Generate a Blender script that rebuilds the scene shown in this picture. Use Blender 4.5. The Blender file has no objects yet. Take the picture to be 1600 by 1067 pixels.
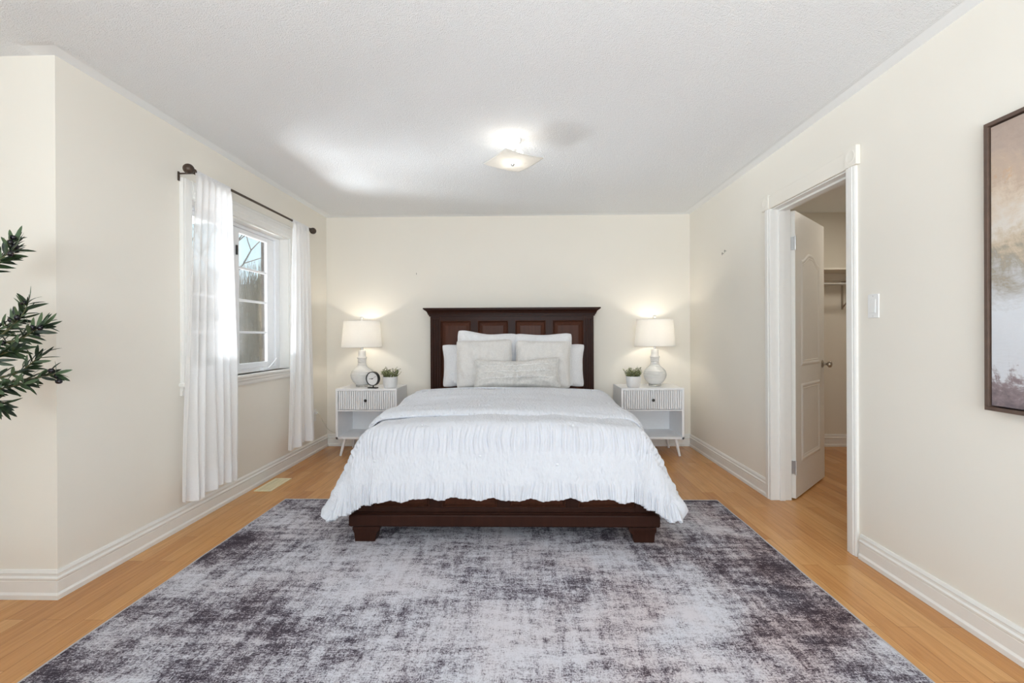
import bpy, math, random
import numpy as np
from mathutils import Vector, Matrix, noise as mnoise

PI = math.pi
S = bpy.context.scene
COL = S.collection

# ------------------------------------------------------------------ camera
XL, XR, YB, CZ = -2.096, 1.7625, 4.828, 2.44        # left wall, right wall, back wall, ceiling
YC = 2.004                                          # corner where the left wall turns into the alcove
EYE = 1.1706
def cam_axes():
    yaw, pit, rol = .0206, -.0009, -.0046
    c, s = math.cos(yaw), math.sin(yaw); A = np.array([[c, s, 0], [-s, c, 0], [0, 0, 1]])
    c, s = math.cos(pit), math.sin(pit); B = np.array([[1, 0, 0], [0, c, s], [0, -s, c]])
    c, s = math.cos(rol), math.sin(rol); Cc = np.array([[c, 0, s], [0, 1, 0], [-s, 0, c]])
    return Cc @ B @ A
R3 = cam_axes()
cd = bpy.data.cameras.new('camera'); cam = bpy.data.objects.new('camera', cd); COL.objects.link(cam)
cd.sensor_width = 36; cd.lens = 16.0; cd.shift_x = -.0012; cd.shift_y = -.0054
cd.clip_start = .05; cd.clip_end = 300
mw = Matrix.Identity(4)
for i in range(3):
    mw[i][0] = R3[0][i]; mw[i][1] = R3[2][i]; mw[i][2] = -R3[1][i]
mw[2][3] = EYE
cam.matrix_world = mw
S.camera = cam
S.cycles.diffuse_bounces = 8; S.cycles.max_bounces = 14; S.cycles.transparent_max_bounces = 16

# ------------------------------------------------------------------ world, lights, exposure
S.view_settings.view_transform = 'Standard'; S.view_settings.look = 'None'
S.view_settings.gamma = 1; S.view_settings.exposure = 0.50; S.view_settings.use_curve_mapping = False
w = bpy.data.worlds.new('sky'); S.world = w; w.use_nodes = True
bg = w.node_tree.nodes['Background']
bg.inputs[0].default_value = (.60, .80, .90, 1); bg.inputs[1].default_value = 1.3

def area(name, loc, rot, sx, sy, power, color):
    l = bpy.data.lights.new(name, 'AREA'); l.shape = 'RECTANGLE'; l.size = sx; l.size_y = sy
    l.energy = power; l.color = color
    o = bpy.data.objects.new(name, l); COL.objects.link(o); o.location = loc; o.rotation_euler = rot
    return o
# daylight entering through the big window behind the camera, and through the alcove window
area('rear_window_daylight', (.1, -1.52, 1.25), (PI/2 + .95, 0, -.45), 2.7, 1.2, 124, (.89, .95, 1.0))
area('alcove_window_daylight', (-4.42, -.55, 1.15), (0, -PI/2 - .55, -.25), 1.6, 1.3, 5, (.88, .95, 1.0))
area('ceiling_fill_outside_bedroom_window', (-4.6, 3.75, -.10), (0, -PI/2 - .50, 0), 1.4, 2.2, 440, (.90, .955, 1.0))  # added lamp below sill view, stands in for ground bounce to brighten the ceiling

area('closet_fill_light', (3.10, 3.72, 2.40), (0, 0, 0), .25, .25, 5.5, (1, .93, .82))  # unseen lamp with no fixture, added to brighten the closet

# ------------------------------------------------------------------ helpers
def lin(c):
    return tuple(((x/255)/12.92 if x/255 <= .04045 else ((x/255+.055)/1.055)**2.4) for x in c)
class N:
    """tiny node-graph helper"""
    def __init__(s, name):
        s.m = bpy.data.materials.new(name); s.m.use_nodes = True
        s.t = s.m.node_tree; s.b = s.t.nodes['Principled BSDF']; s.out = s.t.nodes['Material Output']
    def n(s, typ, **kw):
        nd = s.t.nodes.new(typ)
        for k, v in kw.items(): setattr(nd, k, v)
        return nd
    def l(s, a, b): s.t.links.new(a, b)
    def coord(s, kind='Object', scale=(1, 1, 1), rot=(0, 0, 0)):
        tc = s.n('ShaderNodeTexCoord'); mp = s.n('ShaderNodeMapping')
        mp.inputs['Scale'].default_value = scale; mp.inputs['Rotation'].default_value = rot
        s.l(tc.outputs[kind], mp.inputs[0]); return mp.outputs[0]
    def noise(s, vec, scale, detail=2, rough=.5, dist=0):
        nd = s.n('ShaderNodeTexNoise'); nd.inputs['Scale'].default_value = scale
        nd.inputs['Detail'].default_value = detail; nd.inputs['Roughness'].default_value = rough
        nd.inputs['Distortion'].default_value = dist
        s.l(vec, nd.inputs['Vector']); return nd.outputs[0]
    def ramp(s, fac, stops):
        nd = s.n('ShaderNodeValToRGB'); e = nd.color_ramp.elements
        while len(e) < len(stops): e.new(.5)
        for k, (p, c) in zip(e, stops):
            k.position = p; k.color = (*c, 1) if len(c) == 3 else c
        s.l(fac, nd.inputs[0]); return nd.outputs[0]
    def math(s, op, a, b=None, clamp=False):
        nd = s.n('ShaderNodeMath', operation=op, use_clamp=clamp)
        for i, v in enumerate((a, b)):
            if v is None: continue
            if isinstance(v, (int, float)): nd.inputs[i].default_value = v
            else: s.l(v, nd.inputs[i])
        return nd.outputs[0]
    def mix(s, fac, a, b, blend='MIX'):
        nd = s.n('ShaderNodeMix', data_type='RGBA', blend_type=blend)
        for i, v in ((0, fac), (6, a), (7, b)):
            if isinstance(v, (int, float)): nd.inputs[i].default_value = v
            elif isinstance(v, tuple): nd.inputs[i].default_value = (*v, 1)
            else: s.l(v, nd.inputs[i])
        return nd.outputs[2]
    def bump(s, h, strength=.3, dist=.01):
        nd = s.n('ShaderNodeBump'); nd.inputs['Strength'].default_value = strength
        nd.inputs['Distance'].default_value = dist; s.l(h, nd.inputs['Height'])
        s.l(nd.outputs[0], s.b.inputs['Normal']); return nd
    def set(s, color=None, rough=None, metal=None, spec=None, **kw):
        if color is not None:
            if isinstance(color, tuple): s.b.inputs['Base Color'].default_value = (*color, 1)
            else: s.l(color, s.b.inputs['Base Color'])
        if rough is not None:
            if isinstance(rough, (int, float)): s.b.inputs['Roughness'].default_value = rough
            else: s.l(rough, s.b.inputs['Roughness'])
        if metal is not None: s.b.inputs['Metallic'].default_value = metal
        if spec is not None: s.b.inputs['Specular IOR Level'].default_value = spec
        for k, v in kw.items(): s.b.inputs[k.replace('_', ' ')].default_value = v
        return s

def plain(name, color, rough=.5, metal=0, var=.04, scale=30, bump=0, spec=None, **kw):
    """one-colour procedural material with faint mottling (and optional fine bump)"""
    g = N(name); v = g.coord(); nz = g.noise(v, scale, 3)
    lo = tuple(max(0, c*(1-var)) for c in color); hi = tuple(min(1, c*(1+var)) for c in color)
    g.set(g.ramp(nz, [(.3, lo), (.7, hi)]), rough, metal, spec, **kw)
    if bump: g.bump(g.noise(v, scale*6, 3), bump, .002)
    return g.m

class MB:
    def __init__(s): s.v = []; s.f = []; s.uv = None
    def add(s, vs, fs):
        o = len(s.v); s.v += [tuple(p) for p in vs]; s.f += [tuple(i+o for i in f) for f in fs]; return s
    def box(s, x0, x1, y0, y1, z0, z1, M=None):
        vs = [Vector(p) for p in ((x0,y0,z0),(x1,y0,z0),(x1,y1,z0),(x0,y1,z0),(x0,y0,z1),(x1,y0,z1),(x1,y1,z1),(x0,y1,z1))]
        if M is not None: vs = [M @ p for p in vs]
        return s.add(vs, [(0,3,2,1),(4,5,6,7),(0,1,5,4),(1,2,6,5),(2,3,7,6),(3,0,4,7)])
    def extr(s, prof, p0, p1, U, V, m0=0, m1=0):
        """sweep a closed 2D profile (u, v) from p0 to p1; m0/m1 lengthen (+) or shorten (-) the ends by u for mitres"""
        p0, p1, U, V = map(Vector, (p0, p1, U, V)); d = (p1-p0).normalized(); n = len(prof)
        vs = [p0 + U*a + V*b - d*(m0*a) for a, b in prof] + [p1 + U*a + V*b + d*(m1*a) for a, b in prof]
        fs = [(i, (i+1) % n, (i+1) % n + n, i+n) for i in range(n)] + [tuple(range(n))[::-1], tuple(range(n, 2*n))]
        return s.add(vs, fs)
    def lathe(s, prof, n=32, c=(0, 0, 0), axis='z', cap=True):
        vs = []; fs = []; k = len(prof)
        for j in range(n):
            a = 2*PI*j/n; ca, sa = math.cos(a), math.sin(a)
            for r, h in prof:
                p = (r*ca, r*sa, h)
                if axis == 'y': p = (r*ca, h, -r*sa)
                if axis == 'x': p = (h, r*ca, r*sa)
                vs.append((p[0]+c[0], p[1]+c[1], p[2]+c[2]))
        for j in range(n):
            q = (j+1) % n
            for i in range(k-1): fs.append((j*k+i, q*k+i, q*k+i+1, j*k+i+1))
        if cap:
            if prof[0][0] > 1e-6: fs.append(tuple(j*k for j in range(n))[::-1])
            if prof[-1][0] > 1e-6: fs.append(tuple(j*k+k-1 for j in range(n)))
        return s.add(vs, fs)
    def tube(s, pts, r, n=8, cap=True):
        pts = [Vector(p) for p in pts]; m = len(pts)
        rs = r if isinstance(r, (list, tuple)) else [r]*m
        vs = []; fs = []; ref = None
        for i, p in enumerate(pts):
            d = (pts[min(i+1, m-1)] - pts[max(i-1, 0)])
            d = d.normalized() if d.length > 1e-9 else Vector((0, 0, 1))
            if ref is None: ref = Vector((0, 0, 1)) if abs(d.z) < .9 else Vector((1, 0, 0))
            a = (ref - d*ref.dot(d)).normalized(); b = d.cross(a); ref = a
            for j in range(n):
                t = 2*PI*j/n; vs.append(p + a*(rs[i]*math.cos(t)) + b*(rs[i]*math.sin(t)))
        for i in range(m-1):
            for j in range(n):
                q = (j+1) % n; fs.append((i*n+j, i*n+q, (i+1)*n+q, (i+1)*n+j))
        if cap: fs += [tuple(range(n))[::-1], tuple(range((m-1)*n, m*n))]
        return s.add(vs, fs)
    def ball(s, c, r, n=16, sq=(1, 1, 1)):
        prof = [(r*math.sin(PI*i/(n//2)), -r*math.cos(PI*i/(n//2))) for i in range(n//2+1)]
        prof[0] = (1e-5, -r); prof[-1] = (1e-5, r)
        t = MB().lathe(prof, n, cap=False)
        return s.add([(p[0]*sq[0]+c[0], p[1]*sq[1]+c[1], p[2]*sq[2]+c[2]) for p in t.v], t.f)
    def grid(s, P, closed=False):
        """P: array (rows, cols, 3)"""
        r, c = P.shape[:2]; o = len(s.v)
        s.v += [tuple(map(float, p)) for p in P.reshape(-1, 3)]
        for i in range(r-1):
            for j in range(c-1 if not closed else c):
                q = (j+1) % c
                s.f.append((o+i*c+j, o+i*c+q, o+(i+1)*c+q, o+(i+1)*c+j))
        return s
    def build(s, name, mat, parent=None, smooth=False, bevel=0, loc=(0, 0, 0), rot=(0, 0, 0), seg=2, auto=None):
        me = bpy.data.meshes.new(name); me.from_pydata(s.v, [], s.f); me.validate(); me.update()
        if s.uv is not None:
            ul = me.uv_layers.new(name='UVMap'); idx = np.empty(len(me.loops), dtype=np.int64)
            me.loops.foreach_get('vertex_index', idx); ul.data.foreach_set('uv', np.asarray(s.uv, dtype=np.float32)[idx].ravel())
        import bmesh
        bm = bmesh.new(); bm.from_mesh(me); bmesh.ops.recalc_face_normals(bm, faces=bm.faces)
        bm.to_mesh(me); bm.free()
        o = bpy.data.objects.new(name, me); COL.objects.link(o)
        if mat: me.materials.append(mat)
        if smooth:
            me.polygons.foreach_set('use_smooth', [True]*len(me.polygons))
            if auto: me.set_sharp_from_angle(angle=math.radians(auto))
        if bevel:
            b = o.modifiers.new('bevel', 'BEVEL'); b.width = bevel; b.segments = seg; b.limit_method = 'ANGLE'; b.angle_limit = math.radians(40)
        o.parent = parent; o.location = loc; o.rotation_euler = rot
        return o

def tag(o, label=None, cat=None, group=None, kind=None):
    if label: o['label'] = label
    if cat: o['category'] = cat
    if group: o['group'] = group
    if kind: o['kind'] = kind
    return o
def thing(name, loc, label, cat, group=None, rotz=0):
    o = bpy.data.objects.new(name, None); COL.objects.link(o); o.location = loc; o.rotation_euler = (0, 0, rotz)
    o.empty_display_size = .1
    return tag(o, label, cat, group)
def struct(o, label=None): 
    o['kind'] = 'structure'
    if label: o['label'] = label
    return o
def dup(root, loc, label, rotz=None):
    def cp(o, par):
        c = o.copy(); COL.objects.link(c)
        if par: c.parent = par
        for ch in list(o.children): cp(ch, c)
        return c
    r = cp(root, None); r.location = loc; r['label'] = label
    if rotz is not None: r.rotation_euler = (0, 0, rotz)
    return r

# ------------------------------------------------------------------ materials
def wall_mat(name, col):
    g = N(name); v = g.coord()
    g.set(g.ramp(g.noise(v, 1.3, 2), [(.3, tuple(c*.985 for c in col)), (.7, tuple(min(1, c*1.01) for c in col))]), .65, spec=.25)
    g.bump(g.noise(v, 220, 2), .06, .001); return g.m
CREAM = wall_mat('cream_wall_paint', (.80, .765, .695))
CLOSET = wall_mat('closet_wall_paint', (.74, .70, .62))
TRIM = plain('white_trim_paint', (.80, .79, .76), .38, var=.01)
DOORW = plain('white_door_paint', (.78, .77, .73), .4, var=.01)
VINYL = plain('white_vinyl', (.84, .85, .87), .35, var=.01)

def ceiling_mat():
    g = N('stippled_ceiling_paint'); tc = g.n('ShaderNodeTexCoord'); v = tc.outputs['Object']
    sx = g.n('ShaderNodeSeparateXYZ'); g.l(v, sx.inputs[0])
    d1 = g.math('SUBTRACT', sx.outputs[0], XL); d2 = g.math('SUBTRACT', XR, sx.outputs[0]); d3 = g.math('SUBTRACT', YB, sx.outputs[1])
    d1 = g.math('MAXIMUM', g.math('ABSOLUTE', d1), g.math('SUBTRACT', YC, sx.outputs[1]))
    d = g.math('MINIMUM', d1, g.math('MINIMUM', d2, d3))
    mask = g.math('MULTIPLY', g.math('SUBTRACT', d, .07), 40, True)
    h = g.math('MULTIPLY', g.math('ADD', g.noise(v, 90, 4, .65), g.noise(v, 200, 2)), mask)
    g.set((.835, .857, .875), .85, spec=.1); g.bump(h, .55, .012); return g.m
CEIL = ceiling_mat()

def floor_mat():
    g = N('maple_plank_floor')
    v = g.coord('Object', (1, 1, 1), (0, 0, PI/2))
    br = g.n('ShaderNodeTexBrick'); g.l(v, br.inputs['Vector'])
    br.offset = .37; br.offset_frequency = 2; br.squash = 1
    for k, val in (('Scale', 1), ('Mortar Size', .0007), ('Mortar Smooth', .3), ('Bias', 0), ('Brick Width', .78), ('Row Height', .083)): br.inputs[k].default_value = val
    br.inputs['Color1'].default_value = (0, 0, 0, 1); br.inputs['Color2'].default_value = (1, 1, 1, 1); br.inputs['Mortar'].default_value = (.5, .5, .5, 1)
    plank = g.ramp(br.outputs['Color'], [(0, lin((184, 128, 74))), (.45, lin((199, 145, 88))), (.75, lin((207, 156, 98))), (1, lin((192, 136, 78)))])
    gv = g.coord('Object', (16, 1.1, 1))
    gr = g.ramp(g.noise(gv, 3.2, 4, .6, .6), [(.35, (.86, .82, .78)), (.65, (1.04, 1.04, 1.04))])
    c = g.mix(1.0, plank, gr, 'MULTIPLY')
    kn = g.ramp(g.noise(g.coord('Object', (5, 1.6, 1)), 2.3, 3), [(.68, (1, 1, 1)), (.80, (.80, .72, .66))])
    c = g.mix(1.0, c, kn, 'MULTIPLY')
    c = g.mix(br.outputs['Fac'], c, lin((110, 68, 36)))
    g.set(c, .27, spec=.45)
    g.bump(g.math('SUBTRACT', 1.0, br.outputs['Fac']), .12, .001); return g.m
FLOOR = floor_mat()

def dark_wood():
    g = N('espresso_stained_wood'); v = g.coord('Object', (3, 3, 22))
    n1 = g.noise(g.coord('Object', (22, 22, 1.6)), 2.2, 5, .6, .7); n2 = g.noise(g.coord('Object', (1.5, 1.5, 1.5)), 2.5, 2)
    c = g.mix(n1, lin((38, 22, 17)), lin((66, 40, 31))); c = g.mix(g.math('MULTIPLY', n2, .5), c, lin((44, 22, 17)))
    g.set(c, .36, spec=.11); g.bump(n1, .04, .001); return g.m
WOOD = dark_wood()
def dark_wood_panel():
    g = N('reddish_walnut_panel'); n1 = g.noise(g.coord('Object', (24, 24, 1.2)), 2.0, 5, .6, .9); n2 = g.noise(g.coord('Object'), 5, 2)
    c = g.mix(n1, lin((54, 31, 25)), lin((98, 62, 46))); c = g.mix(g.math('MULTIPLY', n2, .4), c, lin((66, 37, 29)))
    g.set(c, .36, spec=.11); return g.m
PANEL = dark_wood_panel()

def rug_mat():
    g = N('distressed_woven_rug'); v = g.coord('Object')
    def c5(x, k): return g.math('MULTIPLY', g.math('SUBTRACT', x, .5), k)
    big = g.noise(g.coord('Object', (1.0, 1.15, 1)), 1.7, 3, .55, .2)
    mw_ = g.noise(g.coord('Object', (2.2, 9, 1)), 2.6, 7, .72)           # broken bands along the weft
    mv_ = g.noise(g.coord('Object', (10, 1.8, 1)), 2.4, 7, .72)          # broken bands along the warp
    sx = g.noise(g.coord('Object', (14, 105, 1)), 2.6, 5, .85)           # weft threads
    sy = g.noise(g.coord('Object', (105, 16, 1)), 2.4, 5, .85)           # warp threads
    fine = g.noise(v, 190, 3, .75)
    zone = g.math('ADD', g.math('ADD', c5(big, 1.9), c5(mw_, 2.0)), c5(mv_, 1.7))
    thread = g.math('ADD', g.math('ADD', c5(sx, 2.7), c5(sy, 1.6)), c5(fine, 2.1))
    sp = g.n('ShaderNodeSeparateXYZ'); g.l(v, sp.inputs[0])
    edge = g.math('MULTIPLY', g.math('SUBTRACT', g.math('ABSOLUTE', sp.outputs[0]), .95), -.38)   # woven darker towards both long borders
    t = g.math('ADD', g.math('ADD', g.math('ADD', zone, thread), g.math('MINIMUM', edge, .11)), .50, True)
    c = g.ramp(t, [(.04, lin((66, 60, 68))), (.24, lin((96, 89, 98))), (.40, lin((136, 130, 138))), (.50, lin((172, 169, 177))), (.72, lin((193, 192, 199))), (1, lin((206, 206, 213)))])
    right = g.math('MULTIPLY', g.math('ADD', sp.outputs[0], .1), .5, True)
    brn = g.math('MULTIPLY', g.ramp(g.noise(v, 2.4, 4), [(.42, (0, 0, 0)), (.62, (1, 1, 1))]), g.math('ADD', right, .25), True)
    c = g.mix(1.0, c, g.mix(brn, (1.0, 1.0, 1.0), (1.0, .87, .81)), 'MULTIPLY')
    g.set(c, .95, spec=.05); g.bump(g.math('ADD', fine, sx), .35, .003); return g.m
RUG = rug_mat()

def comforter_mat():
    g = N('white_seersucker'); tc = g.n('ShaderNodeTexCoord'); mp = g.n('ShaderNodeMapping'); g.l(tc.outputs['UV'], mp.inputs[0])
    mp.inputs['Scale'].default_value = (135, 40, 1)
    n1 = g.noise(mp.outputs[0], 1.0, 2, .5, .8)
    g.set((.67, .682, .725), .9, spec=.1); g.b.inputs['Sheen Weight'].default_value = .15
    g.bump(n1, .6, .007); return g.m
QUILT = comforter_mat()
def fabric(name, col, var=.04, weave=400, b=.25):
    g = N(name); v = g.coord()
    c = g.ramp(g.noise(v, weave*.25, 3), [(.35, tuple(x*(1-var) for x in col)), (.65, tuple(min(1, x*(1+var)) for x in col))])
    g.set(c, .92, spec=.08); g.b.inputs['Sheen Weight'].default_value = .1
    g.bump(g.math('ADD', g.noise(v, weave, 2), g.math('MULTIPLY', g.noise(v, 9, 3), 3.0)), b, .004); return g.m
WHITEF = fabric('white_cotton', (.76, .765, .785)); BEIGEF = fabric('oatmeal_linen', (.68, .66, .64), .05)
LUMB = fabric('grey_beige_linen', (.62, .60, .575), .09, 250, .4); TUFT = fabric('white_yarn', (.84, .83, .82))
WHITE = plain('white_lacquer', (.85, .855, .87), .42, var=.01)
CERAM = plain('white_glazed_ceramic', (.74, .73, .71), .22, var=.03); POTW = plain('white_ceramic_pot', (.80, .80, .80), .4, var=.02)
BLACK = plain('black_metal', (.012, .012, .012), .4); BRONZE = plain('dark_bronze', (.075, .052, .038), .42, .5, .2)
NICKEL = plain('aged_nickel', (.42, .37, .31), .3, .9); STEEL = plain('satin_steel', (.6, .6, .6), .3, .9)
PLATE = plain('white_plastic', (.80, .80, .79), .35, var=.01); VENTM = plain('cream_enamel', lin((226, 214, 178)), .4, var=.02)
VENTD = plain('shadowed_duct', lin((120, 112, 84)), .6); CORDW = plain('clear_white_cord', (.62, .60, .52), .4)
SOIL = plain('dark_soil', (.03, .02, .013), .9, var=.4, scale=90)
BARK = plain('grey_bark', lin((108, 96, 80)), .85, var=.25, scale=12); TWIG = plain('bare_twigs', lin((140, 122, 100)), .9, var=.2, scale=4)
CLOCKF = plain('white_dial', (.84, .84, .84), .5, var=.01)
def glass_mat():
    g = N('window_glass'); g.t.nodes.remove(g.b)
    tr = g.n('ShaderNodeBsdfTransparent'); gl = g.n('ShaderNodeBsdfGlossy'); gl.inputs['Roughness'].default_value = .02
    fr = g.n('ShaderNodeFresnel'); fr.inputs[0].default_value = 1.45; mx = g.n('ShaderNodeMixShader')
    g.l(g.math('MULTIPLY', fr.outputs[0], .5), mx.inputs[0]); g.l(tr.outputs[0], mx.inputs[1]); g.l(gl.outputs[0], mx.inputs[2]); g.l(mx.outputs[0], g.out.inputs[0])
    return g.m
GLASS = glass_mat()
def sheer_mat(name, transp, col=(.94, .94, .95)):
    g = N(name); g.t.nodes.remove(g.b); v = g.coord()
    df = g.n('ShaderNodeBsdfDiffuse'); tl = g.n('ShaderNodeBsdfTranslucent'); tr = g.n('ShaderNodeBsdfTransparent')
    df.inputs[0].default_value = (*col, 1); tl.inputs[0].default_value = (*col, 1)
    m1 = g.n('ShaderNodeMixShader'); m1.inputs[0].default_value = .30; m2 = g.n('ShaderNodeMixShader')
    g.l(df.outputs[0], m1.inputs[1]); g.l(tl.outputs[0], m1.inputs[2])
    lw = g.n('ShaderNodeLayerWeight'); lw.inputs[0].default_value = .35        # cloth is denser seen edge-on
    f = g.math('MULTIPLY', g.math('SUBTRACT', 1.0, lw.outputs['Facing']), transp)
    f = g.math('ADD', f, g.math('MULTIPLY', g.math('SUBTRACT', g.noise(v, 300, 2), .5), .12), True)
    g.l(f, m2.inputs[0]); g.l(m1.outputs[0], m2.inputs[1]); g.l(tr.outputs[0], m2.inputs[2]); g.l(m2.outputs[0], g.out.inputs[0])
    return g.m
SHEER = sheer_mat('sheer_white_voile', .30)
def shade_mat(name, col, t=.45):
    g = N(name); g.t.nodes.remove(g.b)
    df = g.n('ShaderNodeBsdfDiffuse'); tl = g.n('ShaderNodeBsdfTranslucent'); mx = g.n('ShaderNodeMixShader'); mx.inputs[0].default_value = t
    c = g.ramp(g.noise(g.coord('Object', (1, 1, 6)), 60, 2), [(.3, tuple(x*.97 for x in col)), (.7, col)])
    g.l(c, df.inputs[0]); g.l(c, tl.inputs[0]); g.l(df.outputs[0], mx.inputs[1]); g.l(tl.outputs[0], mx.inputs[2]); g.l(mx.outputs[0], g.out.inputs[0])
    return g.m
SHADE = shade_mat('linen_lamp_shade', (.90, .89, .87), .45); FROST = shade_mat('frosted_glass', (.88, .87, .84), .6)
def glow(name, col, s):
    g = N(name); g.set((.9, .9, .9), .4); g.b.inputs['Emission Color'].default_value = (*col, 1); g.b.inputs['Emission Strength'].default_value = s; return g.m
BULB = glow('warm_bulb', (1, .90, .76), 4)
def crystal():
    g = N('clear_acrylic'); g.set((.95, .95, .95), .03); g.b.inputs['Transmission Weight'].default_value = .85; g.b.inputs['IOR'].default_value = 1.45; return g.m
ACRYL = crystal()
def leaf_mat(name, c1, c2):
    g = N(name); geo = g.n('ShaderNodeNewGeometry'); v = g.coord()
    c = g.ramp(g.noise(v, 22, 2), [(.35, c1), (.65, c2)]); back = tuple(min(1, x*1.9+.03) for x in c2)
    g.set(g.mix(geo.outputs['Backfacing'], c, back), .45, spec=.35); return g.m
OLIVEL = leaf_mat('olive_leaf', lin((18, 30, 17)), lin((46, 64, 36))); SUCC = leaf_mat('small_green_leaf', lin((58, 72, 36)), lin((124, 130, 84)))
OLIVE = plain('black_olive', lin((26, 22, 28)), .25, var=.3); STEMG = plain('green_brown_stem', lin((84, 84, 52)), .7)

# ------------------------------------------------------------------ room shell
XA, YR = -4.30, -1.40                     # alcove side wall, rear wall
XC1, YC0, YC1 = 3.55, 2.15, 4.815         # closet far side, near end, back wall
WT = .13
m = MB().box(XA-.2, XC1+.1, YR-.2, YB+.2, -.2, 0); struct(m.build('floor', FLOOR))
m = MB().box(XA-.2, XC1+.1, YR-.2, YB+.2, CZ, CZ+.15); struct(m.build('ceiling', CEIL))
m = MB().box(XL-.26, XR+WT, YB, YB+.2, 0, CZ); struct(m.build('wall_back', CREAM))
# left wall with window opening
WY0, WY1, WZ0, WZ1 = 2.835, 4.05, .887, 2.05
m = MB().box(XL-.165, XL, YC, WY0, 0, CZ).box(XL-.165, XL, WY1, YB, 0, CZ).box(XL-.165, XL, WY0, WY1, 0, WZ0).box(XL-.165, XL, WY0, WY1, WZ1, CZ)
struct(m.build('wall_left', CREAM))
# right wall with doorway
DY0, DY1, DZ = 2.488, 3.262, 2.062
m = MB().box(XR, XR+WT, YR, DY0, 0, CZ).box(XR, XR+WT, DY1, YB, 0, CZ).box(XR, XR+WT, DY0, DY1, DZ, CZ)
struct(m.build('wall_right', CREAM))
m = MB().box(XA, XL-.165, YC, YC+.2, 0, CZ); struct(m.build('wall_alcove', CREAM))
m = MB().box(XA-.2, XA, YR, -1.3, 0, CZ).box(XA-.2, XA, .7, YC+.2, 0, CZ).box(XA-.2, XA, -1.3, .7, 0, .4).box(XA-.2, XA, -1.3, .7, 2.2, CZ)
struct(m.build('wall_alcove_side', CREAM))
m = MB().box(XA, -1.35, YR-.2, YR, 0, CZ).box(1.55, XR+WT, YR-.2, YR, 0, CZ).box(-1.35, 1.55, YR-.2, YR, 0, .6).box(-1.35, 1.55, YR-.2, YR, 2.3, CZ)
struct(m.build('wall_rear', CREAM))
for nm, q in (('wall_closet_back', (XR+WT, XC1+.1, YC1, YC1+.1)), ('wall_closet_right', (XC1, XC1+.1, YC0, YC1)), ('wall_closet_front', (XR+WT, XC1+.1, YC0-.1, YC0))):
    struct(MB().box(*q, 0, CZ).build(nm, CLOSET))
# windows behind the camera
for nm, pts in (('window_2', ('y', YR-.12, -1.35, 1.55, .6, 2.3)), ('window_3', ('x', XA-.12, -1.3, .7, .4, 2.2))):
    ax, c, a0, a1, z0, z1 = pts; e = bpy.data.objects.new(nm, None); COL.objects.link(e); struct(e)
    m = MB(); t = .05
    def bb(p0, p1, q0, q1):
        if ax == 'y': m.box(p0, p1, c, c+.06, q0, q1)
        else: m.box(c, c+.06, p0, p1, q0, q1)
    bb(a0, a1, z0, z0+t); bb(a0, a1, z1-t, z1); bb(a0, a0+t, z0+t, z1-t); bb(a1-t, a1, z0+t, z1-t); bb((a0+a1)/2-t/2, (a0+a1)/2+t/2, z0+t, z1-t)
    m.build('window_frame', VINYL, e, bevel=.004)

# baseboards
BP = [(0, 0), (.018, 0), (.018, .020), (.013, .028), (.012, .030), (.012, .078), (.010, .081), (.015, .086), (.0155, .094), (.009, .101), (.009, .110), (.011, .114), (.005, .128), (0, .128)]
Z = (0, 0, 1)
def base(name, p0, p1, n, m0=0, m1=0, prof=BP): return struct(MB().extr(prof, (*p0, 0), (*p1, 0), (*n, 0), Z, m0, m1).build(name, TRIM))
base('baseboard_left', (XL, YC), (XL, YB), (1, 0), 1, -1)
base('baseboard_back', (XL, YB), (XR, YB), (0, -1), -1, -1)
base('baseboard_right', (XR, 3.308), (XR, YB), (-1, 0), 0, -1)
base('baseboard_right_front', (XR, YR), (XR, 2.410), (-1, 0), 0, 0)
base('baseboard_alcove', (XL, YC), (XA, YC), (0, -1), 1, -1)
base('baseboard_closet', (XR+WT, YC1), (XC1, YC1), (0, -1), 0, -1)

# door casing, jamb and header (trim_1)
tr = bpy.data.objects.new('trim_1', None); COL.objects.link(tr); struct(tr)
tr.location = (XR, (DY0+DY1)/2, 0)
L = lambda o: o
CP = [(0, 0), (.012, 0), (.015, .006), (.015, .020), (.019, .026), (.019, .050), (.016, .056), (.016, .064), (.012, .072), (0, .072)]
ym = (DY0+DY1)/2
m = MB().extr(CP, (0, DY1-.012-ym, 0), (0, DY1-.012-ym, DZ-.005), (-1, 0, 0), (0, 1, 0)); m.build('casing', TRIM, tr)
m = MB().extr(CP, (0, DY0+.010-ym, 0), (0, DY0+.010-ym, DZ-.005), (-1, 0, 0), (0, -1, 0)); m.build('casing', TRIM, tr)
m = MB().box(-.017, 0, DY0+.006-ym, DY1-.006-ym, DZ-.005, DZ+.086); m.build('header', CREAM, tr, bevel=.003)
for yy in (DY0+.006-.088, DY1-.006):
    m = MB().box(-.024, 0, yy-ym, yy+.088-ym, DZ-.005, DZ+.096)
    c = m.build('corner_block', CREAM, tr, bevel=.003)
    MB().lathe([(.034, -.0), (.034, .0012), (.030, .0016), (.026, .0004), (.012, .0004), (.0001, .0008)], 32, axis='x').build('rosette', CREAM, c, True, loc=(-.024, yy+.044-ym, DZ+.046), rot=(0, 0, PI), auto=40)
m = MB().box(0, WT, DY1-.012-ym, DY1-.0-ym, 0, DZ).box(0, WT, DY0-ym, DY0+.012-ym, 0, DZ).box(0, WT, DY0+.012-ym, DY1-.012-ym, DZ-.012, DZ)
m.box(.045, .082, DY1-.024-ym, DY1-.012-ym, 0, DZ-.012).box(.045, .082, DY0+.012-ym, DY0+.024-ym, 0, DZ-.012).box(.045, .082, DY0+.024-ym, DY1-.024-ym, DZ-.024, DZ-.012)
m.build('jamb', TRIM, tr)

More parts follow.
